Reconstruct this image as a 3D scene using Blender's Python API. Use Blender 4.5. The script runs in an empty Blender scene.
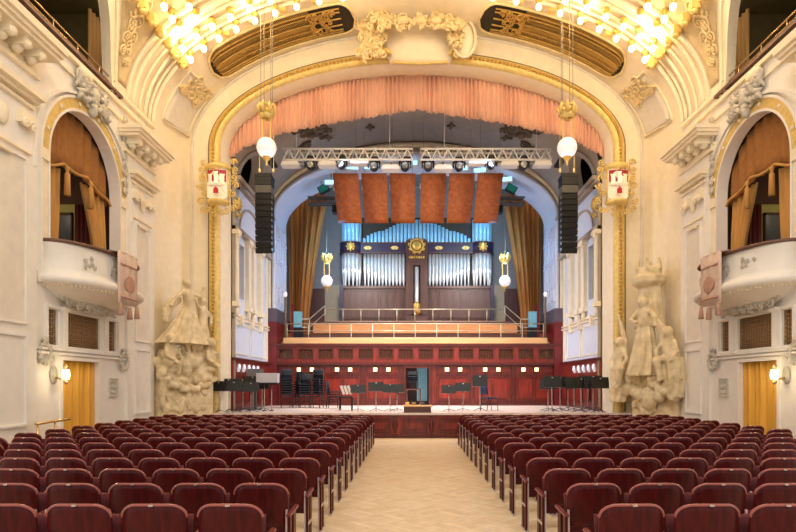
import bpy, bmesh, math, random
from math import sin, cos, pi, sqrt, radians, exp
from mathutils import Vector, Matrix
from mathutils.geometry import tessellate_polygon
random.seed(7)
SC = bpy.context.scene
COL = SC.collection

# ------------------------------------------------------------------ camera, world, lights, exposure
F, CX, CY = 560.0, 411.0, 384.0      # focal length in px and vanishing point of the hall axis
CAMX, CAMZ = -0.2, 1.8
cam = bpy.data.cameras.new('camera'); camo = bpy.data.objects.new('camera', cam); COL.objects.link(camo)
cam.sensor_width = 36; cam.lens = F/796*36
cam.shift_x = -(CX-398)/796; cam.shift_y = (CY-266)/796
camo.location = (CAMX, 0, CAMZ); camo.rotation_euler = (pi/2, 0, 0); cam.clip_end = 200
SC.camera = camo
w = bpy.data.worlds.new('world'); SC.world = w; w.use_nodes = True
w.node_tree.nodes['Background'].inputs[0].default_value = (1.0, 0.96, 0.92, 1)
w.node_tree.nodes['Background'].inputs[1].default_value = 1.0
SC.view_settings.view_transform = 'Standard'; SC.view_settings.look = 'None'
SC.view_settings.exposure = 0.0; SC.view_settings.gamma = 1.0

def area(name, loc, target, size, power, col, sy=None, spread=None):
    l = bpy.data.lights.new(name, 'AREA'); l.energy = power; l.color = col
    l.shape = 'RECTANGLE'; l.size = size; l.size_y = sy or size
    if spread: l.spread = spread
    o = bpy.data.objects.new(name, l); COL.objects.link(o); o.location = loc
    o.rotation_euler = (Vector(target)-Vector(loc)).to_track_quat('-Z', 'Y').to_euler(); return o
def point(name, loc, power, col, r=0.1):
    l = bpy.data.lights.new(name, 'POINT'); l.energy = power; l.color = col; l.shadow_soft_size = r
    o = bpy.data.objects.new(name, l); COL.objects.link(o); o.location = loc; return o
WARM = (1.0, 0.76, 0.46); COOL = (0.55, 0.75, 1.0)
area('hall_skylight', (0, 5.0, 13.2), (0, 8.0, 0), 9, 800, (1, .93, .84), 7)
for s in (-1, 1):                       # the lamps of the bulb rows along the vault
    for (x, y, z) in ((6.5, 16.0, 11.7), (4.9, 16.3, 12.9), (6.3, 13.2, 11.6)):
        point('vault_lamp', (s*x, y, z), 105, WARM, 0.25)
    point('vault_lamp', (s*1.9, 16.3, 13.2), 55, WARM, 0.25)
    area('stage_lamp_blue', (s*3.6, 26.9, 10.6), (s*1.2, 29.5, 8.2), .8, 85, (.35, .70, 1.0))
    point('reveal_lamp_blue', (s*4.3, 26.5, 8.0), 105, (.16, .50, 1.0), .15)
    area('stage_lamp_side', (-s*3.0, 20.7, 9.7), (s*6.6, 23.5, 3.5), 1.0, 150, (.68, .78, 1.0), spread=1.5)
    area('stage_lamp_front', (s*2.5, 21.2, 9.7), (s*2.5, 25.6, 2.0), 1.2, 140, (1, .9, .82), spread=1.35)
    area('choir_lamp', (s*3.0, 24.6, 8.3), (s*2.0, 29.5, 6.0), .8, 85, (1, .93, .88), spread=1.8)
area('stage_lamp_floor', (0, 21.2, 9.8), (0, 22.0, 0.8), 5, 330, (1, .93, .90), 1, spread=1.5)

# ------------------------------------------------------------------ materials
def lin(c):
    return tuple(((v/255)/12.92 if v/255 <= .04045 else ((v/255+.055)/1.055)**2.4) for v in c)+(1,)
MATS = {}
def mat(name, rgb, rough=.6, metal=0, var=.06, scale=4, bump=0, bscale=30, emit=0, kind='noise', coat=0, alpha=1, trans=0, stretch=(1, 1, 1), rgb2=None, spec=.5):
    m = bpy.data.materials.new(name); m.use_nodes = True; nt = m.node_tree; N = nt.nodes; L = nt.links
    b = N['Principled BSDF']; c = lin(rgb)
    b.inputs['Roughness'].default_value = rough; b.inputs['Specular IOR Level'].default_value = spec; b.inputs['Metallic'].default_value = metal
    if coat: b.inputs['Coat Weight'].default_value = coat; b.inputs['Coat Roughness'].default_value = .15
    if trans: b.inputs['Transmission Weight'].default_value = trans
    if emit:
        b.inputs['Emission Color'].default_value = c; b.inputs['Emission Strength'].default_value = emit
    tc = N.new('ShaderNodeTexCoord'); mp = N.new('ShaderNodeMapping'); L.new(tc.outputs['Object'], mp.inputs[0])
    mp.inputs['Scale'].default_value = stretch
    t = N.new('ShaderNodeTexNoise'); t.inputs['Scale'].default_value = scale; t.inputs['Detail'].default_value = 5
    L.new(mp.outputs[0], t.inputs['Vector'])
    r = N.new('ShaderNodeValToRGB'); L.new(t.outputs['Fac'], r.inputs[0])
    r.color_ramp.elements[0].position = .32; r.color_ramp.elements[1].position = .68
    c2 = lin(rgb2) if rgb2 else tuple(min(1, x*(1+var)) for x in c[:3])+(1,)
    r.color_ramp.elements[0].color = tuple(x*(1-var) for x in c[:3])+(1,); r.color_ramp.elements[1].color = c2
    L.new(r.outputs[0], b.inputs['Base Color'])
    if bump:
        t2 = N.new('ShaderNodeTexNoise'); t2.inputs['Scale'].default_value = bscale; t2.inputs['Detail'].default_value = 3
        L.new(mp.outputs[0], t2.inputs['Vector'])
        bp = N.new('ShaderNodeBump'); bp.inputs['Strength'].default_value = bump; bp.inputs['Distance'].default_value = .02
        L.new(t2.outputs['Fac'], bp.inputs['Height']); L.new(bp.outputs[0], b.inputs['Normal'])
    MATS[name] = m; return m
mat('plaster', (240, 233, 222), .75, var=.03, bump=.15, bscale=12)
mat('plaster_warm', (244, 229, 198), .75, var=.04, bump=.15, bscale=10)
mat('plaster_panel', (230, 220, 204), .8, var=.05, bump=.2, bscale=25)
mat('plaster_tan', (206, 184, 140), .8, var=.08, bump=.5, bscale=30)
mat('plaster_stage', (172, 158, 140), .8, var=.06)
mat('plaster_blue_lit', (216, 222, 236), .7, var=.03)  # white plaster with the cool blue stage lighting put into its colour
mat('stone', (220, 196, 150), .75, var=.14, bump=.6, bscale=14, rgb2=(240, 220, 178))
mat('silver_relief', (204, 196, 178), .5, var=.15, scale=12)
mat('gold', (206, 164, 82), .42, .45, var=.15, scale=10)
mat('gold_pale', (228, 198, 120), .5, .25, var=.12, scale=8)
mat('gold_dark', (112, 94, 70), .6, .1, var=.2, scale=12)
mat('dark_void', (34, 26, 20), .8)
mat('grille_dark', (46, 34, 20), .7, var=.2)
mat('brown_cloth', (160, 106, 50), .85, var=.10, bump=.4, bscale=20, scale=9)
mat('gold_cloth', (224, 166, 60), .7, var=.12, stretch=(1, 1, .1), scale=6)
mat('tan_cloth', (198, 146, 76), .8, var=.10, stretch=(1, 1, .2), scale=8)
mat('stage_cloth', (168, 108, 46), .75, var=.2, stretch=(1, 1, .08), scale=5)
mat('salmon', (226, 174, 148), .85, var=.07, stretch=(1, 1, .1), scale=6)
mat('gilt_cream', (236, 212, 158), .5, .1, var=.1, scale=10)
mat('banner_cloth', (216, 190, 172), .85, var=.08, scale=10)
mat('banner_mark', (188, 146, 124), .85, var=.12, scale=14)
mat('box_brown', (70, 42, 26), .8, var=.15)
mat('box_green', (150, 142, 74), .7)
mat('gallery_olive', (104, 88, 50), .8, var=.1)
mat('box_red', (84, 20, 16), .6, var=.2, stretch=(6, 6, .5))
mat('rail_brown', (110, 76, 62), .5, var=.1)
mat('mahogany', (124, 34, 20), .35, var=.35, stretch=(5, 5, .6), scale=3, coat=.3)
mat('mahogany_dark', (86, 24, 14), .35, var=.3, stretch=(5, 5, .6), scale=3, coat=.2)
mat('wine', (112, 24, 30), .4, var=.2, coat=.2)
mat('slate', (92, 84, 96), .6, var=.06)
mat('organ_wood', (84, 50, 42), .45, var=.3, stretch=(5, 5, .5), scale=3, coat=.1)
mat('organ_band', (44, 38, 66), .4, var=.15)
mat('terrace_wood', (204, 138, 86), .4, var=.15, stretch=(.5, 5, 5), scale=3)
mat('terrace_light', (226, 178, 124), .4, var=.10, stretch=(.5, 5, 5), scale=3)
mat('terrace_dark', (90, 52, 40), .5, var=.1)
mat('pipe_metal', (206, 208, 212), .32, .35, var=.06)
mat('pipe_blue_lit', (150, 200, 228), .35, .25, var=.06)  # upper organ pipes, blue lighting put into the metal's colour
mat('steel', (190, 184, 180), .3, .8, var=.05)
mat('rail_metal', (214, 200, 176), .35, .5, var=.05)
mat('truss_white', (236, 232, 226), .5, 0, var=.03)
mat('lamp_white', (230, 226, 220), .4, 0, var=.03)
mat('black', (16, 16, 18), .5, 0, var=.2)
mat('black_desk', (20, 19, 18), .45, 0, var=.15)
mat('grey_desk', (92, 90, 86), .5, 0, var=.1)
mat('pale_top', (196, 196, 206), .4)
mat('black_glossy', (14, 14, 18), .2, 0, coat=.5)
mat('blue_seat', (24, 44, 84), .7, 0, var=.15)
mat('navy', (13, 16, 30), .7, 0, var=.15)
mat('reflector', (184, 96, 40), .45, var=.22, scale=7, rgb2=(200, 110, 50), bump=.05)
mat('chair_wood', (64, 6, 8), .40, spec=.22, var=.35, stretch=(8, 8, .8), scale=3, coat=0, rgb2=(86, 12, 13))
mat('chair_rim_glint', (150, 74, 64), .25, .1, var=.12, coat=.5)  # rim tone lightened to carry the highlight along the top of the back
mat('chair_seat', (84, 8, 16), .8, var=.1)
mat('chair_arm', (112, 28, 28), .3, coat=.4)
mat('chair_steel', (206, 190, 190), .3, .5, var=.1)
mat('brass', (214, 176, 120), .25, .8)
mat('globe', (250, 246, 250), .3, emit=.32, var=0)
mat('bulb', (255, 226, 170), .3, emit=9, var=0)
mat('warm_glass', (255, 240, 180), .3, emit=2.6, var=0)
mat('panel_light', (255, 232, 180), .4, emit=1.3, var=0)
mat('small_light', (236, 240, 250), .4, emit=.35, var=0)
mat('screen_cyan', (110, 170, 190), .4, emit=.12, var=.1)
mat('passage_glow', (150, 200, 216), .5, emit=.25, var=.06)  # bright part of the passage wall, its light put in as faint emission
mat('lens_blue', (150, 215, 245), .2, emit=2.0, var=0)
mat('green_gel', (30, 130, 110), .4, emit=.2, var=.2)
mat('window_glass', (58, 66, 104), .15, 0, var=.06)
mat('shield_red', (176, 30, 42), .4, emit=.06, var=.05)
mat('shield_white', (244, 230, 204), .4, emit=.10, var=0)
mat('mirror_grey', (120, 124, 130), .2, .5)
mat('niche_wall', (140, 138, 140), .8, var=.05)
mat('niche_tan', (176, 160, 136), .8, var=.05)
mat('lattice', (168, 132, 90), .5, .2, var=.2, scale=20)
mat('paper', (236, 234, 230), .7)
mat('wire', (170, 160, 140), .5, .3)
def floor_mat(name, c1, c2, cm, scale, rot=0, basket=False):
    m = bpy.data.materials.new(name); m.use_nodes = True; nt = m.node_tree; N = nt.nodes; L = nt.links
    b = N['Principled BSDF']; b.inputs['Roughness'].default_value = .42
    tc = N.new('ShaderNodeTexCoord'); mp = N.new('ShaderNodeMapping'); L.new(tc.outputs['Object'], mp.inputs[0])
    mp.inputs['Rotation'].default_value = (0, 0, rot); mp.inputs['Scale'].default_value = (scale,)*3
    def brick(v, row, wid):
        t = N.new('ShaderNodeTexBrick'); L.new(v, t.inputs['Vector']); t.inputs['Scale'].default_value = 1
        t.inputs['Color1'].default_value = lin(c1); t.inputs['Color2'].default_value = lin(c2); t.inputs['Mortar'].default_value = lin(cm)
        t.inputs['Mortar Size'].default_value = .006; t.inputs['Brick Width'].default_value = wid; t.inputs['Row Height'].default_value = row
        t.offset = 0 if basket else .5; return t
    a = brick(mp.outputs[0], .25, 1.0); out = a.outputs['Color']
    if basket:
        m2 = N.new('ShaderNodeMapping'); m2.inputs['Rotation'].default_value = (0, 0, pi/2); L.new(mp.outputs[0], m2.inputs[0])
        c = brick(m2.outputs[0], .25, 1.0); ch = N.new('ShaderNodeTexChecker'); ch.inputs['Scale'].default_value = 1
        L.new(mp.outputs[0], ch.inputs['Vector']); mx = N.new('ShaderNodeMix'); mx.data_type = 'RGBA'
        L.new(ch.outputs['Fac'], mx.inputs[0]); L.new(a.outputs['Color'], mx.inputs[6]); L.new(c.outputs['Color'], mx.inputs[7]); out = mx.outputs[2]
    nz = N.new('ShaderNodeTexNoise'); nz.inputs['Scale'].default_value = 2.5; L.new(mp.outputs[0], nz.inputs['Vector'])
    mm = N.new('ShaderNodeMix'); mm.data_type = 'RGBA'; mm.blend_type = 'MULTIPLY'; mm.inputs[0].default_value = .35
    L.new(out, mm.inputs[6]); L.new(nz.outputs['Fac'], mm.inputs[7]); L.new(mm.outputs[2], b.inputs['Base Color']); MATS[name] = m
floor_mat('parquet', (250, 224, 186), (240, 208, 164), (204, 168, 122), 2.2, pi/4, True)
floor_mat('stage_boards', (240, 224, 216), (230, 210, 200), (200, 176, 160), 1.6)

# ------------------------------------------------------------------ mesh builder
class MB:
    def __init__(s): s.v = []; s.f = []; s.sm = []
    def add(s, vs, fs, smooth=False):
        o = len(s.v); s.v += [tuple(p) for p in vs]
        for f in fs: s.f.append(tuple(i+o for i in f)); s.sm.append(smooth)
        return s
    def box(s, x0, y0, z0, x1, y1, z1):
        vs = [(x, y, z) for z in (z0, z1) for y in (y0, y1) for x in (x0, x1)]
        return s.add(vs, [(0, 2, 3, 1), (4, 5, 7, 6), (0, 1, 5, 4), (2, 6, 7, 3), (0, 4, 6, 2), (1, 3, 7, 5)])
    def cbox(s, c, d): return s.box(c[0]-d[0]/2, c[1]-d[1]/2, c[2]-d[2]/2, c[0]+d[0]/2, c[1]+d[1]/2, c[2]+d[2]/2)
    def obox(s, c, d, M):
        b = MB().cbox((0, 0, 0), d); b.v = [tuple(Vector(c)+M @ Vector(p)) for p in b.v]; return s.join(b)
    def join(s, b):
        o = len(s.v); s.v += b.v; s.f += [tuple(i+o for i in f) for f in b.f]; s.sm += b.sm; return s
    def map(s, fn): s.v = [tuple(fn(*p)) for p in s.v]; return s
    def tube(s, pts, r, n=8, closed=False, cap=True):
        pts = [Vector(p) for p in pts]; m = len(pts); rs = r if isinstance(r, (list, tuple)) else [r]*m
        vs = []; up = None
        for i, p in enumerate(pts):
            if closed: t = pts[(i+1) % m]-pts[i-1]
            else: t = pts[min(i+1, m-1)]-pts[max(i-1, 0)]
            if t.length < 1e-9: t = Vector((0, 0, 1))
            t.normalize()
            if up is None:
                up = Vector((0, 0, 1)) if abs(t.z) < .9 else Vector((1, 0, 0))
            a = t.cross(up)
            if a.length < 1e-6: a = t.orthogonal()
            a.normalize(); b = a.cross(t); up = b
            for k in range(n):
                th = 2*pi*k/n; vs.append(p+(a*cos(th)+b*sin(th))*rs[i])
        fs = []
        for i in range(m if closed else m-1):
            j = (i+1) % m
            for k in range(n): fs.append((i*n+k, i*n+(k+1) % n, j*n+(k+1) % n, j*n+k))
        if not closed and cap: fs += [tuple(range(n)), tuple((m-1)*n+k for k in range(n))[::-1]]
        return s.add(vs, fs, True)
    def bar(s, a, b, r, n=8): return s.tube([a, b], r, n)
    def lathe(s, c, prof, n=20, ax='z', a0=0, a1=2*pi):
        full = abs(a1-a0-2*pi) < 1e-6; nn = n if full else n+1; vs = []
        for r, z in prof:
            for k in range(nn):
                th = a0+(a1-a0)*k/n; x, y = r*cos(th), r*sin(th)
                q = (x, y, z) if ax == 'z' else ((x, z, y) if ax == 'y' else (z, x, y))
                vs.append((c[0]+q[0], c[1]+q[1], c[2]+q[2]))
        fs = []
        for i in range(len(prof)-1):
            for k in range(n if full else n): fs.append((i*nn+k, i*nn+(k+1) % nn, (i+1)*nn+(k+1) % nn, (i+1)*nn+k))
        return s.add(vs, fs, True)
    def ball(s, c, r, n=12, m=8):
        rx, ry, rz = r if isinstance(r, (tuple, list)) else (r, r, r); vs = []
        for i in range(m+1):
            ph = pi*i/m
            for k in range(n): th = 2*pi*k/n; vs.append((c[0]+rx*sin(ph)*cos(th), c[1]+ry*sin(ph)*sin(th), c[2]-rz*cos(ph)))
        fs = [(i*n+k, i*n+(k+1) % n, (i+1)*n+(k+1) % n, (i+1)*n+k) for i in range(m) for k in range(n)]
        return s.add(vs, fs, True)
    def grid(s, fn, nu, nv, smooth=True):
        vs = [fn(i/nu, j/nv) for i in range(nu+1) for j in range(nv+1)]
        fs = [(i*(nv+1)+j, (i+1)*(nv+1)+j, (i+1)*(nv+1)+j+1, i*(nv+1)+j+1) for i in range(nu) for j in range(nv)]
        return s.add(vs, fs, smooth)
    def slab(s, fn, nu, nv, off):       # closed sheet with thickness: fn gives front, off(p,u,v) gives back point
        a = [Vector(fn(i/nu, j/nv)) for i in range(nu+1) for j in range(nv+1)]
        b = [Vector(off(a[i*(nv+1)+j], i/nu, j/nv)) for i in range(nu+1) for j in range(nv+1)]
        n = len(a); q = lambda i, j: i*(nv+1)+j; fs = []
        for i in range(nu):
            for j in range(nv):
                fs.append((q(i, j), q(i+1, j), q(i+1, j+1), q(i, j+1))); fs.append((n+q(i, j), n+q(i, j+1), n+q(i+1, j+1), n+q(i+1, j)))
        for i in range(nu):
            fs.append((q(i, 0), n+q(i, 0), n+q(i+1, 0), q(i+1, 0))); fs.append((q(i, nv), q(i+1, nv), n+q(i+1, nv), n+q(i, nv)))
        for j in range(nv):
            fs.append((q(0, j), q(0, j+1), n+q(0, j+1), n+q(0, j))); fs.append((q(nu, j), n+q(nu, j), n+q(nu, j+1), q(nu, j+1)))
        return s.add(a+b, fs, True)
    def prism(s, outer, holes, w0, w1, fn):     # 2-D polygon with holes extruded from w0 to w1
        loops = [outer]+list(holes); allp = [p for l in loops for p in l]
        tris = tessellate_polygon([[Vector((p[0], p[1], 0)) for p in l] for l in loops])
        n = len(allp); vs = [fn(p[0], p[1], w0) for p in allp]+[fn(p[0], p[1], w1) for p in allp]
        fs = [tuple(t) for t in tris]+[tuple(i+n for i in t)[::-1] for t in tris]; o = 0
        for l in loops:
            m = len(l)
            for i in range(m): j = (i+1) % m; fs.append((o+i, o+j, n+o+j, n+o+i))
            o += m
        return s.add(vs, fs)
    def build(s, name, m, parent=None, smooth=None, bevel=0, sub=0, remesh=0, merge=False):
        me = bpy.data.meshes.new(name); me.from_pydata(s.v, [], s.f)
        bm = bmesh.new(); bm.from_mesh(me)
        for f, q in zip(bm.faces, s.sm): f.smooth = q if smooth is None else smooth
        if merge: bmesh.ops.remove_doubles(bm, verts=bm.verts, dist=1e-4)
        bmesh.ops.recalc_face_normals(bm, faces=bm.faces); bm.to_mesh(me); bm.free()
        me.materials.append(MATS[m] if isinstance(m, str) else m)
        o = bpy.data.objects.new(name, me); COL.objects.link(o)
        if parent is not None: o.parent = parent
        if bevel:
            b = o.modifiers.new('bevel', 'BEVEL'); b.width = bevel; b.segments = 2; b.limit_method = 'ANGLE'
        if remesh:
            r = o.modifiers.new('remesh', 'REMESH'); r.mode = 'VOXEL'; r.voxel_size = remesh; r.use_smooth_shade = True
            q = o.modifiers.new('smooth', 'SMOOTH'); q.factor = .5; q.iterations = 1
        return o
def tag(o, label, cat, group=None):
    o['label'] = label; o['category'] = cat
    if group: o['group'] = group
    return o
def thing(name, label, cat, loc=(0, 0, 0), group=None, rz=0):
    o = bpy.data.objects.new(name, None); COL.objects.link(o); o.location = loc; o.rotation_euler.z = rz
    o.empty_display_size = .1; return tag(o, label, cat, group)
def struct(o, label=None):
    o['kind'] = 'structure'
    if label: o['label'] = label
    return o
KIDS = {}
def dup(root, loc, rz, label, group=None, scale=None):
    if root.name not in KIDS: KIDS[root.name] = [(c, [g for g in c.children]) for c in root.children]
    r = root.copy(); COL.objects.link(r); r.location = loc; r.rotation_euler = (0, 0, rz); r['label'] = label
    if group: r['group'] = group
    if scale: r.scale = scale
    for c, gs in KIDS[root.name]:
        k = c.copy(); COL.objects.link(k); k.parent = r
        for g in gs: h = g.copy(); COL.objects.link(h); h.parent = k
    return r
def at(px, py, d): return (CAMX+(px-CX)*d/F, d, CAMZ-(py-CY)*d/F)
def ipl(tab, x):
    if x <= tab[0][0]: return tab[0][1]
    for (a, b), (c, e) in zip(tab, tab[1:]):
        if x <= c: return b+(e-b)*(x-a)/(c-a)
    return tab[-1][1]
TRIM = [0]
def trim(mb, m, label=None, **k):
    TRIM[0] += 1; return struct(mb.build('trim_%d' % TRIM[0], m, **k), label)
SIDE = {-1: 'left', 1: 'right'}
NUM = ['first', 'second', 'third', 'fourth', 'fifth', 'sixth', 'seventh', 'eighth', 'ninth', 'tenth', 'eleventh', 'twelfth', 'thirteenth', 'fourteenth', 'fifteenth']

# ------------------------------------------------------------------ arches (section: a, spring, b, Y)
def arch(a, spr, b, z0=.0, n=48, nv=6):
    pts = [(-a, z0+(spr-z0)*i/nv) for i in range(nv)]
    pts += [(-a*cos(pi*i/n), spr+b*sin(pi*i/n)) for i in range(n+1)]
    pts += [(a, spr-(spr-z0)*i/nv) for i in range(1, nv+1)]
    return pts
def loft(secs, z0=.0, n=48, nv=6, x0=0.0):
    mb = MB(); rows = [[(x0+x, Y, z) for x, z in arch(a, s_, b, z0, n, nv)] for a, s_, b, Y in secs]
    m = len(rows[0]); vs = [p for r in rows for p in r]
    fs = [(i*m+j, i*m+j+1, (i+1)*m+j+1, (i+1)*m+j) for i in range(len(rows)-1) for j in range(m-1)]
    return mb.add(vs, fs, True)
def loft_flat(secs, **k):
    mb = loft(secs, **k); mb.sm = [False]*len(mb.sm); return mb

# ------------------------------------------------------------------ large structure
HW = 8.05; WT = .25
fl = MB().box(-HW-2.2, -1.0, -.1, HW+2.2, 18.75, 0).build('floor', 'parquet'); struct(fl, 'pale wood parquet floor of the hall')
EA, ES, EB = 8.05, 9.65, 4.24
# curved wall / cove from the hall wall to the proscenium frame
secs = []
for i in range(13):
    ph = pi/2*i/12
    secs.append((8.05-.33*(1-cos(ph)), 9.65+.24*(1-cos(ph)), 4.24-.29*(1-cos(ph)), 17.0+2.2*sin(ph)))
secs.append((7.08, 9.89, 3.24, 19.2))
struct(loft(secs).build('wall_proscenium', 'plaster_warm'), 'cream curved wall and cove around the stage opening')
def cove(th, k, off=0):      # th: angle over arch (0 left .. pi right); k: 0 at E2, 1 at E1; point on cove, offset into the room
    ph = pi/2*k; o = off
    a = 8.05-.33*(1-cos(ph)); sp = 9.65+.24*(1-cos(ph)); b = 4.24-.29*(1-cos(ph)); y = 17+2.2*sin(ph)
    a -= o*cos(ph)*1.0; b -= o*cos(ph); y -= o*sin(ph)*1.0
    return (-a*cos(th), y, sp+b*sin(th))
# gold frame of the opening
gf = loft([(7.09, 9.89, 3.25, 19.22), (7.09, 9.89, 3.25, 19.10), (7.02, 9.89, 3.18, 19.02), (6.80, 9.89, 2.96, 19.02), (6.71, 9.89, 2.87, 19.10), (6.70, 9.89, 2.86, 19.22)])
trim(gf, 'gold_pale', 'gold moulded frame of the stage arch')
bead = MB()
for (x, z) in arch(6.92, 9.89, 3.08, .9, 150, 70)[0:]:
    bead.ball((x, 19.0, z), (.055, .05, .05), 6, 4)
trim(bead, 'gold', 'row of gold beads on the stage arch frame')
trim(loft([(7.13, 9.89, 3.29, 19.19), (7.13, 9.89, 3.29, 19.12), (7.09, 9.89, 3.25, 19.12)]), 'gold_dark')
trim(loft([(7.72, 9.89, 3.95, 19.2), (7.72, 9.89, 3.95, 19.12), (7.66, 9.89, 3.89, 19.12), (7.66, 9.89, 3.89, 19.2)]), 'plaster_panel')
trim(loft([(6.70, 9.89, 2.86, 19.1), (6.66, 9.89, 2.82, 19.25), (6.60, 9.89, 2.78, 19.5), (6.66, 9.89, 2.83, 20.15)]), 'plaster_warm', 'cream reveal of the stage arch')
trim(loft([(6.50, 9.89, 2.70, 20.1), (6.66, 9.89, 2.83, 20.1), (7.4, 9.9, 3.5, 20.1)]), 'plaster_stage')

def cut(solid, cutters):
    """boolean the openings into the vault, then drop the cutters"""
    for c in cutters:
        b = solid.modifiers.new('cut', 'BOOLEAN'); b.operation = 'DIFFERENCE'; b.object = c; b.solver = 'EXACT'
    dg = bpy.context.evaluated_depsgraph_get(); me = bpy.data.meshes.new_from_object(solid.evaluated_get(dg))
    solid.modifiers.clear(); solid.data = me
    for c in cutters: bpy.data.objects.remove(c)
def vault(name, a, spr, b, y0, y1, m, th=.35, n=64):
    mb = MB()
    mb.slab(lambda u, v: (-a*cos(pi*u), y0+(y1-y0)*v, spr+b*sin(pi*u)), n, 1, lambda p, u, v: (-(a+th)*cos(pi*u), p.y, spr-.0+(b+th)*sin(pi*u)))
    return mb.build(name, m)
LU, LR, LB, LZ = 12.35, 2.2, 1.95, 9.40     # lunette: centre along the hall, radius, ring, sill
def archpoly(c, r, z0, zs, n=24, b=None):
    b = r if b is None else b
    return [(c-r, z0)]+[(c-r*cos(pi*i/n), zs+b*sin(pi*i/n)) for i in range(n+1)]+[(c+r, z0)]
cl = vault('ceiling', EA, ES, EB, 5.0, 17.0, 'plaster_warm', th=.14)
cuts = []
for s in (-1, 1):
    cuts.append(MB().prism(archpoly(LU, LR, 8.6, LZ, b=LB), [], 5.0, 9.5, lambda u, v, w_, s=s: (s*w_, u, v)).build('cutter', 'plaster'))
cut(cl, cuts); struct(cl, 'cream barrel vault with side arches above the hall')
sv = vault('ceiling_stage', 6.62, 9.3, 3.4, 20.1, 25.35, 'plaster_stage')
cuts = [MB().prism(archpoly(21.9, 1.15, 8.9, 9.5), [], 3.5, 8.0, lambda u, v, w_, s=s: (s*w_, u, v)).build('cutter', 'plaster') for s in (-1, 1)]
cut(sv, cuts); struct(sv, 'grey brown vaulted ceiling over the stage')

def S(s, hw=HW):   # local (u along hall, v up, w into the room) -> world
    return lambda u, v, w_: (s*(hw-w_), u, v)
def ubox(mb, fn, u0, v0, w0, u1, v1, w1):
    b = MB().box(u0, w0, v0, u1, w1, v1); b.v = [fn(x, z, y) for x, y, z in b.v]; return mb.join(b)
def utube(mb, fn, pts, r, n=6, closed=False):
    b = MB().tube([(p[0], p[2] if len(p) > 2 else 0, p[1]) for p in pts], r, n, closed); b.v = [fn(x, z, y) for x, y, z in b.v]; return mb.join(b)
def uball(mb, fn, c, r, n=8, m=6):
    b = MB().ball((c[0], c[2], c[1]), (r[0], r[2], r[1]), n, m); b.v = [fn(x, z, y) for x, y, z in b.v]; return mb.join(b)
def frame_rect(mb, fn, u0, v0, u1, v1, t, w0, w1):
    ubox(mb, fn, u0, v0, w0, u1, v0+t, w1); ubox(mb, fn, u0, v1-t, w0, u1, v1, w1)
    ubox(mb, fn, u0, v0+t, w0, u0+t, v1-t, w1); ubox(mb, fn, u1-t, v0+t, w0, u1, v1-t, w1)
def uarch(mb, fn, c, r0, r1, zs, w0, w1, n=28, z0=None, b0=None, b1=None):   # ring moulding
    b0 = b0 or r0; b1 = b1 or r1
    o = ([(c-r1, z0)] if z0 is not None else [])+[(c-r1*cos(pi*i/n), zs+b1*sin(pi*i/n)) for i in range(n+1)]+([(c+r1, z0)] if z0 is not None else [])
    i_ = ([(c-r0, z0)] if z0 is not None else [])+[(c-r0*cos(pi*i/n), zs+b0*sin(pi*i/n)) for i in range(n+1)]+([(c+r0, z0)] if z0 is not None else [])
    m = len(o); vs = [fn(p[0], p[1], w_) for w_ in (w0, w1) for p in o+i_]
    fs = []
    for k in range(m-1):
        fs += [(2*m+k, 2*m+k+1, 3*m+k+1, 3*m+k), (k, k+1, m+k+1, m+k), (k, k+1, 2*m+k+1, 2*m+k), (m+k, m+k+1, 3*m+k+1, 3*m+k)]
    return mb.add(vs, fs)
def curl(mb, fn, c, r, turn=1.6, a0=0, rad=.03, w=.04, hand=1, n=22, r_end=.15):
    pts = [(c[0]+r*(1-(1-r_end)*i/n)*cos(a0+hand*2*pi*turn*i/n), c[1]+r*(1-(1-r_end)*i/n)*sin(a0+hand*2*pi*turn*i/n), w+rad*.6*i/n) for i in range(n+1)]
    utube(mb, fn, pts, [rad*(1-.55*i/n) for i in range(n+1)], 6); uball(mb, fn, pts[-1], (rad*1.3, rad*1.3, rad), 6, 4)
def foliage(mb, fn, c, size, n, rad, w=.05, seed=1):
    rn = random.Random(seed)
    for i in range(n):
        u = c[0]+rn.uniform(-1, 1)*size[0]; v = c[1]+rn.uniform(-1, 1)*size[1]
        if rn.random() < .45: curl(mb, fn, (u, v), rad*rn.uniform(1.2, 2.4), rn.uniform(1, 1.6), rn.uniform(0, 6.28), rad*.38, w, rn.choice((-1, 1)), 12)
        else:
            a = rn.uniform(0, 6.28); L = rad*rn.uniform(1.5, 3)
            utube(mb, fn, [(u, v, w), (u+cos(a)*L*.5, v+sin(a)*L*.5, w+rad*.8), (u+cos(a)*L, v+sin(a)*L, w)], [rad*.25, rad*.8, rad*.1], 6)

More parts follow.
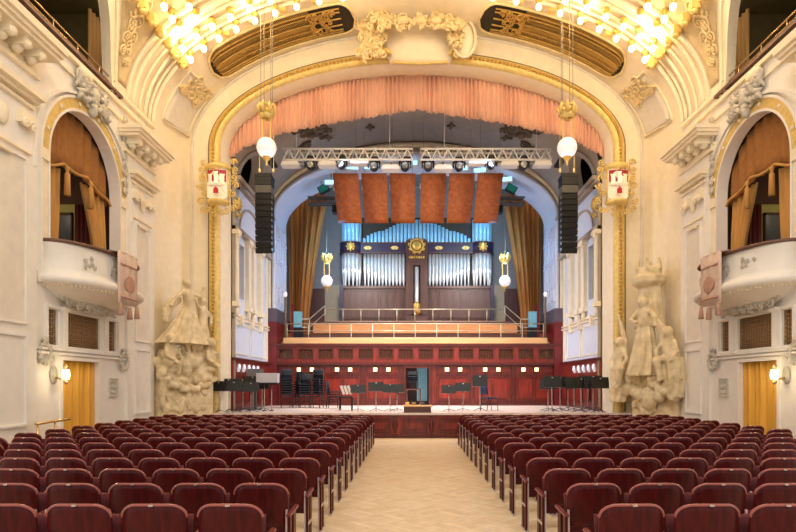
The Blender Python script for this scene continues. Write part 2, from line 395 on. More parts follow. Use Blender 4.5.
# floor extension lobby etc. are not in view; side walls
BAYS = [(13.58, 1.455)]
for s in (-1, 1):
    fn = S(s); nm = SIDE[s]
    holes = [archpoly(13.58, 1.46, 4.0, 6.80)]
    gr = [(12.10, 12.46), (12.72, 14.14), (14.46, 14.90)]
    for a, b in gr: holes.append([(a, 2.66), (b, 2.66), (b, 3.44), (a, 3.44)])
    holes.append([(12.58, .02), (14.05, .02), (14.05, 2.34), (12.58, 2.34)])
    wl = MB().prism([(8.2, 0), (17.0, 0), (17.0, 9.66), (LU+LR, 9.66), (LU+LR, LZ-.02), (LU-LR, LZ-.02), (LU-LR, 9.66), (8.2, 9.66)], holes, 0, -WT, fn).build('wall_'+nm, 'plaster')
    struct(wl, 'cream side wall of the hall with a box opening')
    # gold archivolt and cream outer rings of the box opening
    m1 = MB(); uarch(m1, fn, 13.58, 1.46, 1.52, 6.80, 0, .05, z0=4.2); uarch(m1, fn, 13.58, 1.74, 1.80, 6.80, 0, .07, z0=4.2)
    trim(m1, 'plaster', 'cream moulding around the box opening')
    m1 = MB(); uarch(m1, fn, 13.58, 1.52, 1.74, 6.80, 0, .05, z0=6.80); trim(m1, 'gold_pale', 'gold band over the box opening')
    m1 = MB(); uarch(m1, fn, 13.58, 1.52, 1.74, 6.80, 0, .04, n=2, z0=6.79)
    m1 = MB()
    for u in (13.58-1.63, 13.58+1.63): ubox(m1, fn, u-.15, 6.58, 0, u+.11, 6.82, .08); ubox(m1, fn, u-.12, 4.3, 0, u+.10, 6.58, .03)
    for k in range(6): uball(m1, fn, (13.58+1.63*cos(pi*(.1+.16*k)), 6.8+1.63*sin(pi*(.1+.16*k)), .06), (.05, .05, .03))
    trim(m1, 'plaster_warm')
    m1 = MB(); uarch(m1, fn, 13.58, 1.98, 2.05, 6.85, 0, .10, n=32, z0=6.3, b0=1.75, b1=1.82); trim(m1, 'plaster')
    # keystone cluster
    m1 = MB(); foliage(m1, fn, (13.62, 8.76), (.55, .26), 44, .10, .1, 5)
    for k in range(26): uball(m1, fn, (13.62+.5*sin(k*2.4), 8.76+.26*cos(k*1.7), .17), (.06, .055, .06))
    uball(m1, fn, (13.62, 8.8, .12), (.2, .26, .14)); uball(m1, fn, (13.15, 8.95, .1), (.16, .13, .12)); uball(m1, fn, (14.05, 8.95, .1), (.16, .13, .12)); uball(m1, fn, (13.6, 8.45, .12), (.12, .2, .12))
    tag(m1.build('floral_ornament', 'silver_relief'), 'silvery flower cluster above the %s box opening' % nm, 'wall ornament', 'plaster wall ornaments')
    m1 = MB()
    for k in range(9): curl(m1, fn, (15.22+.03*sin(k), 8.95-.24*k), .11, 1.3, k, .035, .08, (-1)**k)
    tag(m1.build('hanging_garland', 'silver_relief'), 'silvery scrolled garland between %s box arch and cornice' % nm, 'wall ornament', 'plaster wall ornaments')
    # piers with panels, capitals and bracketed cornice
    for pi_, (u0, u1) in enumerate(((15.35, 16.95), (9.6, 11.62))):
        m1 = MB(); ubox(m1, fn, u0, 0, 0, u1, 8.1, .08)
        frame_rect(m1, fn, u0+.38, 3.0, u1-.32, 6.35, .05, .08, .13); frame_rect(m1, fn, u0+.38, .95, u1-.32, 2.8, .05, .08, .13)
        trim(m1, 'plaster', 'cream wall pier')
        m1 = MB(); ubox(m1, fn, u0+.43, 3.05, .08, u1-.37, 6.3, .09); trim(m1, 'plaster_panel')
        m1 = MB()
        ubox(m1, fn, u0+.1, 7.52, .08, u1-.1, 7.60, .22); ubox(m1, fn, u0+.05, 7.60, .08, u1-.05, 7.72, .32); ubox(m1, fn, u0+.15, 7.40, .08, u1-.15, 7.46, .15)
        ubox(m1, fn, u0+.25, 6.45, .08, u1-.22, 6.50, .14)
        for u in (u0+.42, u1-.40):
            ubox(m1, fn, u-.2, 6.98, .08, u+.2, 7.24, .2)
            curl(m1, fn, (u-.1, 6.98), .11, 1.3, 0, .04, .2, 1); curl(m1, fn, (u+.1, 6.98), .11, 1.3, pi, .04, .2, -1)
        um = (u0+u1)/2; uball(m1, fn, (um, 6.95, .12), (.14, .22, .06)); ubox(m1, fn, um-.2, 6.25, .1, um+.2, 6.32, .18)
        trim(m1, 'plaster_warm', 'carved capital of a wall pier')
        m1 = MB()
        ubox(m1, fn, u0-.25, 8.10, 0, u1+.02, 8.18, .16)
        ubox(m1, fn, u0-.25, 8.18, 0, u1+.02, 8.34, .10)
        k = u0-.12
        while k < u1-.1:
            ubox(m1, fn, k, 8.34, .0, k+.2, 8.50, .46); uball(m1, fn, (k+.1, 8.38, .42), (.1, .09, .09)); uball(m1, fn, (k+.1, 8.32, .22), (.1, .1, .12)); k += .42
        ubox(m1, fn, u0-.3, 8.50, 0, u1+.06, 8.58, .54); ubox(m1, fn, u0-.35, 8.58, 0, u1+.1, 8.66, .60); ubox(m1, fn, u0-.38, 8.66, 0, u1+.14, 8.76, .66)
        trim(m1, 'plaster_warm', 'bracketed cornice of a wall pier')
    # running mouldings under the vault
    m1 = MB()
    ubox(m1, fn, 8.2, 8.92, 0, 17.0, 8.98, .06); ubox(m1, fn, 8.2, 9.26, 0, 17.0, 9.36, .1); [ubox(m1, fn, a_, 9.54, 0, b_, 9.64, .10) for a_, b_ in ((8.2, LU-LR-.3), (LU+LR+.3, 17.0))]
    uball(m1, fn, (13.3, 9.14, .12), (.3, .14, .1)); trim(m1, 'plaster_warm')
    m1 = MB()
    for v in (.9, 2.45, 2.54): ubox(m1, fn, 11.6, v, 0, 15.3, v+.05, .07) if v > 1 else None
    for u in (12.59, 14.30): ubox(m1, fn, u-.09, 2.58, 0, u+.09, 3.52, .09); ubox(m1, fn, u-.12, 3.42, 0, u+.12, 3.52, .12)
    frame_rect(m1, fn, 12.0, 2.58, 15.0, 3.52, .06, 0, .05)
    frame_rect(m1, fn, 12.50, .0, 14.13, 2.42, .08, 0, .04)
    trim(m1, 'plaster', 'cream trim around the side door and grilles')
    # lunette ring, rail, gallery interior
    m1 = MB()
    def ring_pt(u, t, s=s):
        pass
    def onvault(u, v, w_, s=s):     # w measured from the vault surface
        q = max(0, min(1, (v-ES)/EB)); x = EA*sqrt(1-q*q) if v > ES else EA
        return (s*(x-w_), u, v)
    for r0, r1, ww in ((-.02, .07, .10), (.07, .22, .04), (.22, .29, .09)): uarch(m1, onvault, LU, LR+r0, LR+r1, LZ, -.05, ww, n=40, b0=LB+r0, b1=LB+r1)
    trim(m1, 'plaster_warm', 'moulded arch of the upper gallery opening')
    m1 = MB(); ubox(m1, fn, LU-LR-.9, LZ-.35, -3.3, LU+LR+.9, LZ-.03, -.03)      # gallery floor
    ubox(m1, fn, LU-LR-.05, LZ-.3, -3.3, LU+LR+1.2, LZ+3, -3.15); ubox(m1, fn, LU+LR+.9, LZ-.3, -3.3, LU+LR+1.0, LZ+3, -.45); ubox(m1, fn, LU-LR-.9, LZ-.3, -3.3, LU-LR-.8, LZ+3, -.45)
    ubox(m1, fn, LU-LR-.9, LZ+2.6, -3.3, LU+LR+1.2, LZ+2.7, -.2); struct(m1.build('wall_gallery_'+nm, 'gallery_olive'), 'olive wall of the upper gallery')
    m1 = MB(); ubox(m1, fn, LU-.6, LZ, -3.14, LU+2.4, LZ+2.2, -3.05); trim(m1, 'grille_dark')
    g = thing('gallery_rail', 'dark brown rail of the upper %s gallery' % nm, 'railing', fn(LU, LZ, 0), 'upper gallery rails')
    def pl(o, s=s):
        return o
    q = MB(); L0 = Vector(fn(LU, LZ, 0))
    loc = lambda u, v, w_, s=s, L0=L0: tuple(Vector(S(s)(u, v, w_))-L0)
    q = MB(); ubox(q, loc, LU-LR-.2, LZ+.03, -.02, LU+LR+.45, LZ+.11, .14); q.build('ledge', 'rail_brown', g)
    q = MB(); utube(q, loc, [(LU-LR, LZ+.38, .02), (LU+LR+.1, LZ+.38, .02)], .022); utube(q, loc, [(LU-LR, LZ+.24, .02), (LU+LR+.1, LZ+.24, .02)], .014)
    utube(q, loc, [(LU+LR+.1, LZ+.38, .02), (LU+LR+.25, LZ+.34, .05), (LU+LR+.3, LZ+.22, .05), (LU+LR+.15, LZ+.16, .05)], .022); q.build('handrail', 'brass', g)
    for k in range(5): q = MB(); utube(q, loc, [(LU-LR+.3+k*.9, LZ+.1, .02), (LU-LR+.3+k*.9, LZ+.38, .02)], .018); q.build('post', 'brass', g)
    gc = MB(); gc.slab(lambda u, v, s=s: fn(LU+LR+.05+.55*u, LZ+2.2*v, -.55+.05*sin(u*20)), 24, 2, lambda p, u, v, s=s: p+Vector((s*.03, 0, 0)))
    tag(gc.build('gallery_curtain', 'tan_cloth'), 'tan curtain inside the upper %s gallery' % nm, 'curtain', 'upper gallery curtains')
    # stippled spandrel panel with scrolls between lunette and ribs
    m1 = MB()
    ring = lambda a: (LU+(LR+.62)*cos(a), LZ+(LR+.62)*sin(a))
    def spand(u, v):
        z = LZ+.5+v*2.9; c = (z-LZ)/(LB+.42); lo = LU+(LR+.42)*(sqrt(1-c*c) if c < 1 else 0)+.05; lo = max(lo, LU+.4); hi = 15.35
        return onvault(lo+(hi-lo)*u, z, .025)
    m1.slab(spand, 6, 20, lambda p, u, v, s=s: p+Vector((s*.05, 0, 0))); trim(m1, 'plaster_tan', 'stippled tan spandrel panel')
    m1 = MB()
    for k in range(22): curl(m1, onvault, (15.0-.045*k+.14*sin(k*2.3), LZ+1.0+.10*k), .12+.004*k, 1.4, k, .028, .05, (-1)**k)
    tag(m1.build('scroll_relief', 'gilt_cream'), 'pale gold scroll relief on the %s ceiling spandrel' % nm, 'wall ornament', 'plaster wall ornaments')
    m1 = MB(); frame = [onvault(15.0-.03*k, LZ+2.2, .05) for k in range(2)]
    # box interior
    point('box_lamp', fn(14.3, 6.6, -1.9), 22, (1, .82, .55), .1); point('box_lamp', fn(12.6, 7.6, -1.6), 10, (1, .82, .6), .1); point('gallery_lamp', fn(13.2, 11.0, -2.2), 9, (1, .85, .6), .1)
    m1 = MB()
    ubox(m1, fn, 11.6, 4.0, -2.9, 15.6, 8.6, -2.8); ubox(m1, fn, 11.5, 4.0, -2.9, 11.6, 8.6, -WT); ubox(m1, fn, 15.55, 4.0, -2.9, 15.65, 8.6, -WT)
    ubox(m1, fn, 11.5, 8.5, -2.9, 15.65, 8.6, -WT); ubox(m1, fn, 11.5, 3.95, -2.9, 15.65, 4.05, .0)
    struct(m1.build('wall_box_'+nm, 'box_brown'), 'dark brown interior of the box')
    m1 = MB(); ubox(m1, fn, 15.47, 4.05, -2.3, 15.54, 6.76, -1.42); trim(m1, 'box_green', 'olive door surround in the box')
    m1 = MB(); m1.slab(lambda u, v, s=s: fn(15.44+.03*sin(u*40), 4.05+2.7*v, -1.42+.75*u), 40, 1, lambda p, u, v: p+Vector((0, .03, 0)))
    tag(m1.build('red_drape', 'box_red'), 'dark red drape on the inner wall of the %s box' % nm, 'curtain', 'box wall drapes')
    dr = thing('box_door', 'grey door in the inner wall of the %s box' % nm, 'door', fn(15.44, 4.05, -1.72))
    L1 = Vector(fn(15.44, 4.05, -1.72)); l1 = lambda u, v, w_, s=s, L1=L1: tuple(Vector(S(s)(u, v, w_))-L1)
    q = MB(); ubox(q, l1, 15.42, 4.05, -1.92, 15.46, 6.45, -1.52); q.build('door_leaf', 'mirror_grey', dr)
    q = MB()
    for w0 in (-1.96, -1.52): ubox(q, l1, 15.40, 4.05, w0, 15.47, 6.52, w0+.04)
    ubox(q, l1, 15.40, 6.45, -1.96, 15.47, 6.52, -1.48); q.build('door_frame', 'box_brown', dr)
    # pelmet cloth, tassels and two drapes in the opening
    pe = thing('box_pelmet', 'brown arched pelmet cloth in the %s box opening' % nm, 'curtain', fn(13.58, 6.5, -WT-.12), 'box pelmets')
    L2 = Vector(fn(13.58, 6.5, -WT-.12)); l2 = lambda u, v, w_, s=s, L2=L2: tuple(Vector(S(s)(u, v, w_))-L2)
    def swag(u):   # lower edge
        return 6.62-.10*abs(sin(3.2*u*pi))+.35*(1-(2*u-1)**2)
    def pel(u, v):
        x = -1.5+3.0*u; top = 6.75+sqrt(max(0, 1.52**2-x*x))*1.0; lo = swag(u); return l2(13.58+x, lo+(max(top, lo+.02)-lo)*v, -WT-.07+.03*sin(u*55))
    q = MB(); q.slab(pel, 70, 4, lambda p, u, v, s=s: p+Vector((s*.03, 0, 0))); q.build('cloth', 'brown_cloth', pe)
    q = MB(); utube(q, l2, [(13.58-1.5+3*k/40, swag(k/40), -WT+.03) for k in range(41)], .035); q.build('fringe', 'tan_cloth', pe)
    for u in (.34, .66):
        q = MB(); x = 13.58-1.5+3*u; z = swag(u)
        b = MB().lathe((0, 0, 0), [(0, 0), (.05, -.03), (.05, -.1), (.025, -.14), (.06, -.2), (.075, -.7), (0, -.7)], 10)
        b.v = [l2(x+a, z+c, -WT+.06+bb) for a, bb, c in b.v]; q.join(b); q.build('tassel', 'tan_cloth', pe)
    for end in (0, 1):
        xa = 13.58+(1.46 if end else -1.46)
        def drape(u, v, end=end, xa=xa):
            wtop, wbot = (1.05, .34) if end else (1.02, .74); sgn = -1 if end else 1
            tie = .5+.5*cos(min(1, (1-v)*1.15)*pi); width = wbot+(wtop-wbot)*(v**1.4 if end else v)
            return fn(xa+sgn*(u*width+.02*(1-v)), 4.1+2.75*v, -WT-.14+.05*sin(u*26)+.03*sin(v*4))
        q = MB(); q.slab(drape, 50, 14, lambda p, u, v, s=s: p+Vector((s*.025, 0, 0)))
        tag(q.build('box_drape', 'tan_cloth'), 'tan drape at the %s side of the %s box' % ('stage' if end else 'near', nm), 'curtain', 'box drapes')
    # grilles
    for gi, (a, b) in enumerate(gr):
        q = MB(); v0, v1 = 2.66, 3.44; cxg = (a+b)/2
        g = thing('wall_grille', 'brown lattice grille over the %s door, %s' % (nm, ('narrow one away from stage', 'wide middle one', 'narrow one towards stage')[gi]), 'grille', fn(cxg, v0, -.1), 'lattice grilles')
        L3 = Vector(fn(cxg, v0, -.1)); l3 = lambda u, v, w_, s=s, L3=L3: tuple(Vector(S(s)(u, v, w_))-L3)
        q = MB(); ubox(q, l3, a, v0, -.14, b, v1, -.10); q.build('backing', 'box_brown', g)
        q = MB(); nx = max(3, int((b-a)/.1)); nz = 8
        for i in range(nx+1):
            u = a+(b-a)*i/nx; utube(q, l3, [(u, v0, -.07), (u, v1, -.07)], .014, 4)
        for j in range(nz+1):
            v = v0+(v1-v0)*j/nz; utube(q, l3, [(a, v, -.07), (b, v, -.07)], .014, 4)
        for i in range(nx):
            for j in range(nz):
                uball(q, l3, (a+(b-a)*(i+.5)/nx, v0+(v1-v0)*(j+.5)/nz, -.07), (.026, .035, .01), 4, 2)
        q.build('lattice', 'lattice', g)
    # door curtain
    q = MB(); q.slab(lambda u, v: fn(12.56+1.52*u, .03+2.34*v, -.10+.045*sin(u*42)+.02*sin(u*17)), 90, 3, lambda p, u, v, s=s: p+Vector((s*.02, 0, 0)))
    tag(q.build('door_curtain', 'gold_cloth'), 'golden yellow curtain closing the doorway in the %s wall' % nm, 'curtain', 'doorway curtains')
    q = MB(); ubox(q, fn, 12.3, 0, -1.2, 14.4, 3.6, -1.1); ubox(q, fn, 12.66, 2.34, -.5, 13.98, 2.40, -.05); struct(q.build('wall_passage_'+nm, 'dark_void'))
    # wreaths, small plaques
    for (u, v) in ((11.9, 2.45), (15.18, 2.42)):
        q = MB(); utube(q, fn, [(u+.19*cos(2*pi*k/20), v+.20*sin(2*pi*k/20), .07) for k in range(20)], .04, 6, True)
        for k in range(14): uball(q, fn, (u+.21*cos(2*pi*k/14), v+.22*sin(2*pi*k/14), .09), (.045, .045, .04), 6, 4)
        uball(q, fn, (u, v+.3, .08), (.09, .06, .06))
        tag(q.build('wreath_ornament', 'silver_relief'), 'small oval plaster wreath on the %s wall, %s the grilles' % (nm, 'away from stage beside' if u < 13 else 'on the stage side of'), 'wall ornament', 'plaster wall ornaments')
    q = MB(); frame_rect(q, fn, 14.52, 1.45, 14.95, 1.95, .03, 0, .04)
    for i in range(3):
        for j in range(3): curl(q, fn, (14.62+.11*i, 1.56+.14*j), .05, 1.2, i+j, .014, .02, (-1)**i, 10)
    trim(q, 'silver_relief', 'square carved plaque beside the curtained door')
    # pendant dabs under balcony: swag relief
    q = MB()
    for k in range(26):
        u = 12.45+2.3*k/25; curl(q, lambda a, b, c: fn(a, b, c), (u, 3.72-.10*sin(pi*k/25)+.05*sin(k*2.1)), .12, 1.3, k*1.3, .035, .12+.12*sin(pi*k/25), (-1)**k, 12)
    tag(q.build('balcony_swag', 'silver_relief'), 'carved leafy swag beneath the %s balcony' % nm, 'wall ornament', 'plaster wall ornaments')
    q = MB(); ubox(q, fn, 11.70, 3.95, 0, 11.90, 4.2, .06); ubox(q, fn, 15.28, 3.95, 0, 15.42, 4.2, .06); trim(q, 'plaster')
    # balcony
    bc = fn(13.58, 4.0, 0); B = thing('box_balcony', 'bowed cream box balcony with carved front on the %s wall' % nm, 'balcony', bc, 'box balconies')
    LBC = Vector(bc); lb = lambda u, v, w_, s=s, LBC=LBC: tuple(Vector(S(s)(u, v, w_))-LBC)
    def bow(t, dep, half=1.72): return (13.58-half*cos(pi*t)*(1.0), dep*sin(pi*t)**.8)
    def bshell(prof, n=36):    # prof: list of (half, depth, z)
        mb = MB(); vs = []; m = len(prof)
        for i in range(n+1):
            for hf, dp, z in prof:
                u, w_ = bow(i/n, dp, hf); vs.append(lb(u, z, w_))
        return mb.add(vs, [(i*m+j, i*m+j+1, (i+1)*m+j+1, (i+1)*m+j) for i in range(n) for j in range(m-1)], True)
    bshell([(1.70, .78, 4.84), (1.70, .80, 4.80), (1.66, .78, 4.74), (1.64, .78, 4.30), (1.66, .82, 4.24), (1.72, .88, 4.18)]).build('parapet', 'plaster', B)
    bshell([(1.72, .92, 4.18), (1.80, 1.0, 4.12), (1.82, 1.02, 4.05), (1.78, .98, 3.98), (1.70, .90, 3.95), (1.5, .62, 3.86), (1.2, .34, 3.74), (.9, .12, 3.62), (.85, .0, 3.6)]).build('cove', 'plaster', B)
    bshell([(1.55, .70, 4.84), (1.58, .74, 4.88), (1.72, .88, 4.90), (1.74, .90, 4.86), (1.70, .86, 4.83)]).build('top_rail', 'rail_brown', B)
    bshell([(1.60, .80, 4.1), (1.60, .80, 4.84)]).build('parapet_back', 'plaster', B)
    q = MB()
    for c_, t0 in ((0, .30), (1, .46), (2, .60), (3, .76)):
        for k in range(7):
            t = t0+random.uniform(-.045, .045); v = 4.52+random.uniform(-.13, .13); f2 = lambda a, b, c, t=t: (lambda uw: lb(uw[0]+a, b, uw[1]+c))(bow(t, .80, 1.65))
            curl(q, f2, (0, v), .07, 1.2, k, .018, .0, (-1)**k, 10)
    q.build('carving', 'silver_relief', B)
    q = MB()
    for k in range(40):
        u, w_ = bow((k+.5)/40, .88, 1.66); uball(q, lb, (u, 3.925, w_), (.028, .03, .028), 6, 4)
    q.build('beading', 'plaster_warm', B)
    # banner over the balcony rail
    u, w_ = bow(.55, .93, 1.72)
    bo = thing('hanging_banner', 'pinkish tapestry banner with tassels over the %s balcony rail' % nm, 'banner', fn(u, 4.9, w_), 'tapestry banners')
    LN = Vector(fn(u, 4.9, w_))
    def bf(a, z, o, s=s, LN=LN):     # a 0..1 across, z up, o outward
        uu, ww = bow(.415+.165*a, 1.0+o, 1.80); return tuple(Vector(S(s)(uu, z, ww))-LN)
    q = MB(); q.slab(lambda a, b: bf(a, 3.70+1.24*b, .03+.012*sin(a*18)), 14, 4, lambda p, a, b: Vector(bf(a, 3.70+1.24*b, .01+.012*sin(a*18)))); q.build('cloth', 'banner_cloth', bo)
    q = MB(); q.slab(lambda a, b: bf(a, 4.93+.02*b, .03-.24*b), 14, 2, lambda p, a, b: p+Vector((0, 0, -.02))); q.build('fold', 'banner_cloth', bo)
    for zz, h in ((4.62, .04), (3.84, .05)):
        q = MB(); q.slab(lambda a, b: bf(.08+.84*a, zz+h*b, .05+.012*sin(a*15)), 10, 1, lambda p, a, b: Vector(bf(.08+.84*a, zz+h*b, .03+.012*sin(a*15)))); q.build('band', 'banner_mark', bo)
    q = MB(); b_ = MB().ball((0, 0, 0), (.26, .012, .20), 12, 8); b_.v = [bf(.5+x, 4.2+z, .05+y) for x, y, z in b_.v]; q.join(b_); q.build('emblem', 'banner_mark', bo)
    for k in range(3):
        b_ = MB().lathe((0, 0, 0), [(0, 0), (.04, -.02), (.04, -.06), (.05, -.1), (.07, -.30), (0, -.30)], 8)
        aa = .08+.42*k; base = Vector(bf(aa, 3.72-(.06 if k == 1 else 0), .04)); b_.v = [tuple(base+Vector(p)) for p in b_.v]
        b_.build('tassel', 'banner_mark', bo)

# wall sconce on the left and on the right the same beside the door
for s in (-1, 1):
    fn = S(s); u, v = 12.28, 2.0
    sc = thing('wall_sconce', 'lit brass wall lamp beside the curtained door on the %s' % SIDE[s], 'wall lamp', fn(u, v, 0), 'door wall lamps'); L3 = Vector(fn(u, v, 0))
    l3 = lambda a, b, c, s=s, L3=L3: tuple(Vector(S(s)(a, b, c))-L3)
    q = MB(); uball(q, l3, (u, v, .02), (.14, .2, .04)); q.build('back_plate', 'silver_relief', sc)
    q = MB(); utube(q, l3, [(u, v-.05, .03), (u, v-.1, .2), (u, v-.02, .28)], .02); uball(q, l3, (u, v+.2, .28), (.05, .05, .05)); uball(q, l3, (u, v-.16, .28), (.05, .05, .05)); q.build('arm', 'brass', sc)
    q = MB(); b = MB().lathe((0, 0, 0), [(0, -.11), (.07, -.10), (.085, 0), (.07, .12), (0, .13)], 14); b.v = [l3(u+x, v+z, .28+y) for x, y, z in b.v]; q.join(b); q.build('glass_shade', 'warm_glass', sc)
    point('sconce_light', fn(u, v, .5), 12, (1, .8, .5), .1)

# ribs of the transverse arch before the cove
for k, (y, r) in enumerate(((16.95, .07), (16.72, .045), (16.45, .05), (16.12, .04), (15.75, .06), (15.45, .05))):
    pts = [(-(EA-.03)*cos(pi*i/72), y, ES+(EB-.03)*sin(pi*i/72)) for i in range(73)]
    trim(MB().tube(pts, r, 8), 'plaster_warm', 'curved ceiling rib')
pts = [cove(pi*i/72, .5, .03) for i in range(8, 65)]
# cove panels: outline mouldings at both ends
for s in (-1, 1):
    q = MB(); th = [.10+.38*i/20 for i in range(21)]
    a = [cove(t if s < 0 else pi-t, .16, .03) for t in th]; b = [cove(t if s < 0 else pi-t, .80, .03) for t in th[::-1]]
    q.tube(a+b, .035, 6, True); trim(q, 'plaster_warm', 'moulded outline on the cove')
    q = MB(); q.slab(lambda u, v, s=s: cove((.12+.34*u) if s < 0 else pi-(.12+.34*u), .2+.56*v, .02), 16, 8, lambda p, u, v, s=s: Vector(cove((.12+.34*u) if s < 0 else pi-(.12+.34*u), .2+.56*v, -.02)))
    trim(q, 'plaster_panel', 'stippled panel on the cove')
    q = MB(); rn = random.Random(4)
    fnc = lambda u, v, w_, s=s: cove(u if s < 0 else pi-u, v, w_)
    for k in range(16):
        u, v = .44+rn.uniform(-.10, .10), .5+rn.uniform(-.26, .26)
        c = Vector((u, v)); n = 12; r = .04; hd = rn.choice((-1, 1)); a0 = rn.uniform(0, 6)
        pts = [fnc(u+r*.75*(1-.8*i/n)*cos(a0+hd*8*i/n), v+r*2.0*(1-.8*i/n)*sin(a0+hd*8*i/n), .05) for i in range(n+1)]
        q.tube(pts, [.055*(1-.6*i/n) for i in range(n+1)], 6)
    tag(q.build('cove_scrollwork', 'gilt_cream'), 'gold leaf scroll relief on the cove, %s end' % SIDE[s], 'wall ornament', 'plaster wall ornaments')
    # dark openwork grille in the cove
    T0, T1, K0, K1 = .575, 1.315, .12, .70
    g = thing('ceiling_grille', 'long dark openwork ceiling grille with gold tracery, %s of the cartouche' % SIDE[s], 'grille', cove(.95 if s < 0 else pi-.95, .5), 'ceiling grilles')
    LG = Vector(cove(.95 if s < 0 else pi-.95, .5))
    def gp(u, v, w_, s=s, LG=LG):      # stadium-shaped patch
        r = .13; e = 1.0
        if u < r: e = sqrt(max(0, 1-((r-u)/r)**2))
        if u > 1-r*.7: e = sqrt(max(0, 1-((u-1+r*.7)/(r*.7))**2))
        vv = .5+(v-.5)*e; t = T0+(T1-T0)*u; return tuple(Vector(cove(t if s < 0 else pi-t, K0+(K1-K0)*vv, w_))-LG)
    q = MB(); q.slab(lambda u, v: gp(u, v, .02), 60, 8, lambda p, u, v: Vector(gp(u, v, -.03))); q.build('backing', 'grille_dark', g)
    q = MB(); per = [gp(i/60, 0, .05) for i in range(61)]+[gp(1-i/60, 1, .05) for i in range(1, 60)]
    q.tube(per, .045, 8, True); q.build('frame', 'gilt_cream', g)
    q = MB()
    for v in (.13, .22, .40, .60, .78, .87): q.tube([gp(.05+.87*i/50, v, .05) for i in range(51)], .028, 5)
    for i in range(78):
        u = .04+.70*i/77; q.tube([gp(u, .03, .04), gp(u+.01, .20, .06)], .013, 4); q.tube([gp(u, .97, .04), gp(u+.01, .80, .06)], .013, 4)
        q.tube([gp(u, .42, .05), gp(u+.010, .5, .07), gp(u, .58, .05)], .018, 4); q.tube([gp(u, .26, .04), gp(u+.008, .36, .06)], .013, 4); q.tube([gp(u, .74, .04), gp(u+.008, .64, .06)], .013, 4)
    q.build('tracery', 'gold', g)
    q = MB(); rn = random.Random(9)
    for k in range(26):
        u, v = rn.uniform(.74, .90), rn.uniform(.18, .82); a0 = rn.uniform(0, 6); r = rn.uniform(.01, .022); n = 10
        q.tube([gp(u+r*(1-.8*i/n)*cos(a0+7*i/n), v+r*6*(1-.8*i/n)*sin(a0+7*i/n), .08) for i in range(n+1)], [.034*(1-.5*i/n) for i in range(n+1)], 5)
    q.build('leaf_ornament', 'gold', g)

# bulbs on brackets along the vault
bp = thing('vault_bulb', 'x', 'light bulb', (0, 0, 0), 'bare bulbs on the vault')
q = MB().lathe((0, 0, 0), [(0, .16), (.09, .15), (.11, .08), (.06, .02), (.05, -.04), (0, -.04)], 12); q.build('socket', 'gold', bp)
q = MB().ball((0, 0, -.11), (.085, .085, .10), 12, 8); q.build('glass_bulb', 'bulb', bp)
first = True
def put_bulb(p, lab):
    global first
    if first: bp.location = p; bp['label'] = lab; first = False
    else: dup(bp, p, 0, lab)
for s in (-1, 1):
    n = 0
    for rr, (y, off) in enumerate(((16.85, .17), (16.3, .17))):
        for k in range(11):
            th = .52+.095*k; th = th if s < 0 else pi-th
            put_bulb((-(EA-off)*cos(th), y, ES+(EB-off)*sin(th)), 'lit bulb on the ceiling arch %s side, %s row, %s from its low end' % (SIDE[s], ('stage', 'audience')[rr], (NUM+['x'])[k]))
    for rr in range(2):
        for k in range(6):
            th = (.56 if rr == 0 else .66); th = th if s < 0 else pi-th
            put_bulb((-(EA-.17)*cos(th), 15.7-.5*k, ES+(EB-.17)*sin(th)), 'lit bulb running along the %s vault, %s line, %s from the arch' % (SIDE[s], ('lower', 'upper')[rr], NUM[k]))
    q = MB()
    for th0 in (.47,):
        for k in range(7):
            th = th0 if s < 0 else pi-th0; c = (-(EA-.1)*cos(th), 16.9-.5*k, ES+(EB-.1)*sin(th)); q.cbox(c, (.22, .2, .2)); q.ball((c[0], c[1], c[2]-.12), (.12, .1, .1), 8, 6)
    for k in range(6):
        th = .47+.14*k; th = th if s < 0 else pi-th; c = (-(EA-.1)*cos(th), 17.02, ES+(EB-.1)*sin(th)); q.cbox(c, (.2, .14, .2))
    trim(q, 'gold_pale', 'gilt brackets of the bulb rows')

# ------------------------------------------------------------------ stage house
SZ = .83
st = thing('stage', 'raised wooden concert stage with panelled mahogany front', 'stage', (0, 18.7, 0))
T = lambda mb: MB.map(mb, lambda x, y, z: (x, y-18.7, z))
q = MB().box(-7.95, 18.72, .72, 7.95, 19.2, SZ); q.box(-6.64, 19.2, .72, 6.64, 25.3, SZ); T(q).build('stage_floor', 'stage_boards', st)
T(MB().box(-7.95, 18.60, .77, 7.95, 18.72, SZ+.004)).build('nosing', 'stage_boards', st)
q = MB().box(-7.95, 18.68, 0, 7.95, 18.74, .77); T(q).build('front', 'mahogany', st)
for k in range(-6, 7):
    x = k*1.22; q = MB(); f0 = lambda u, v, w_: (u, -w_, v)
    frame_rect(q, f0, x-.48, .16, x+.34, .66, .05, .0, .06); frame_rect(q, f0, x-.38, .26, x+.24, .56, .03, .0, .045)
    q.build('moulded_panel', 'mahogany_dark', st)
    q = MB().ball((x+.49, -.02, .42), (.09, .06, .26), 12, 8); q.box(x+.40, -.05, .06, x+.58, .0, .14); q.box(x+.40, -.05, .68, x+.58, .0, .75); q.build('pilaster', 'mahogany_dark', st)
T(MB().box(-7.95, 18.62, 0, 7.95, 18.70, .08)).build('plinth', 'mahogany_dark', st)

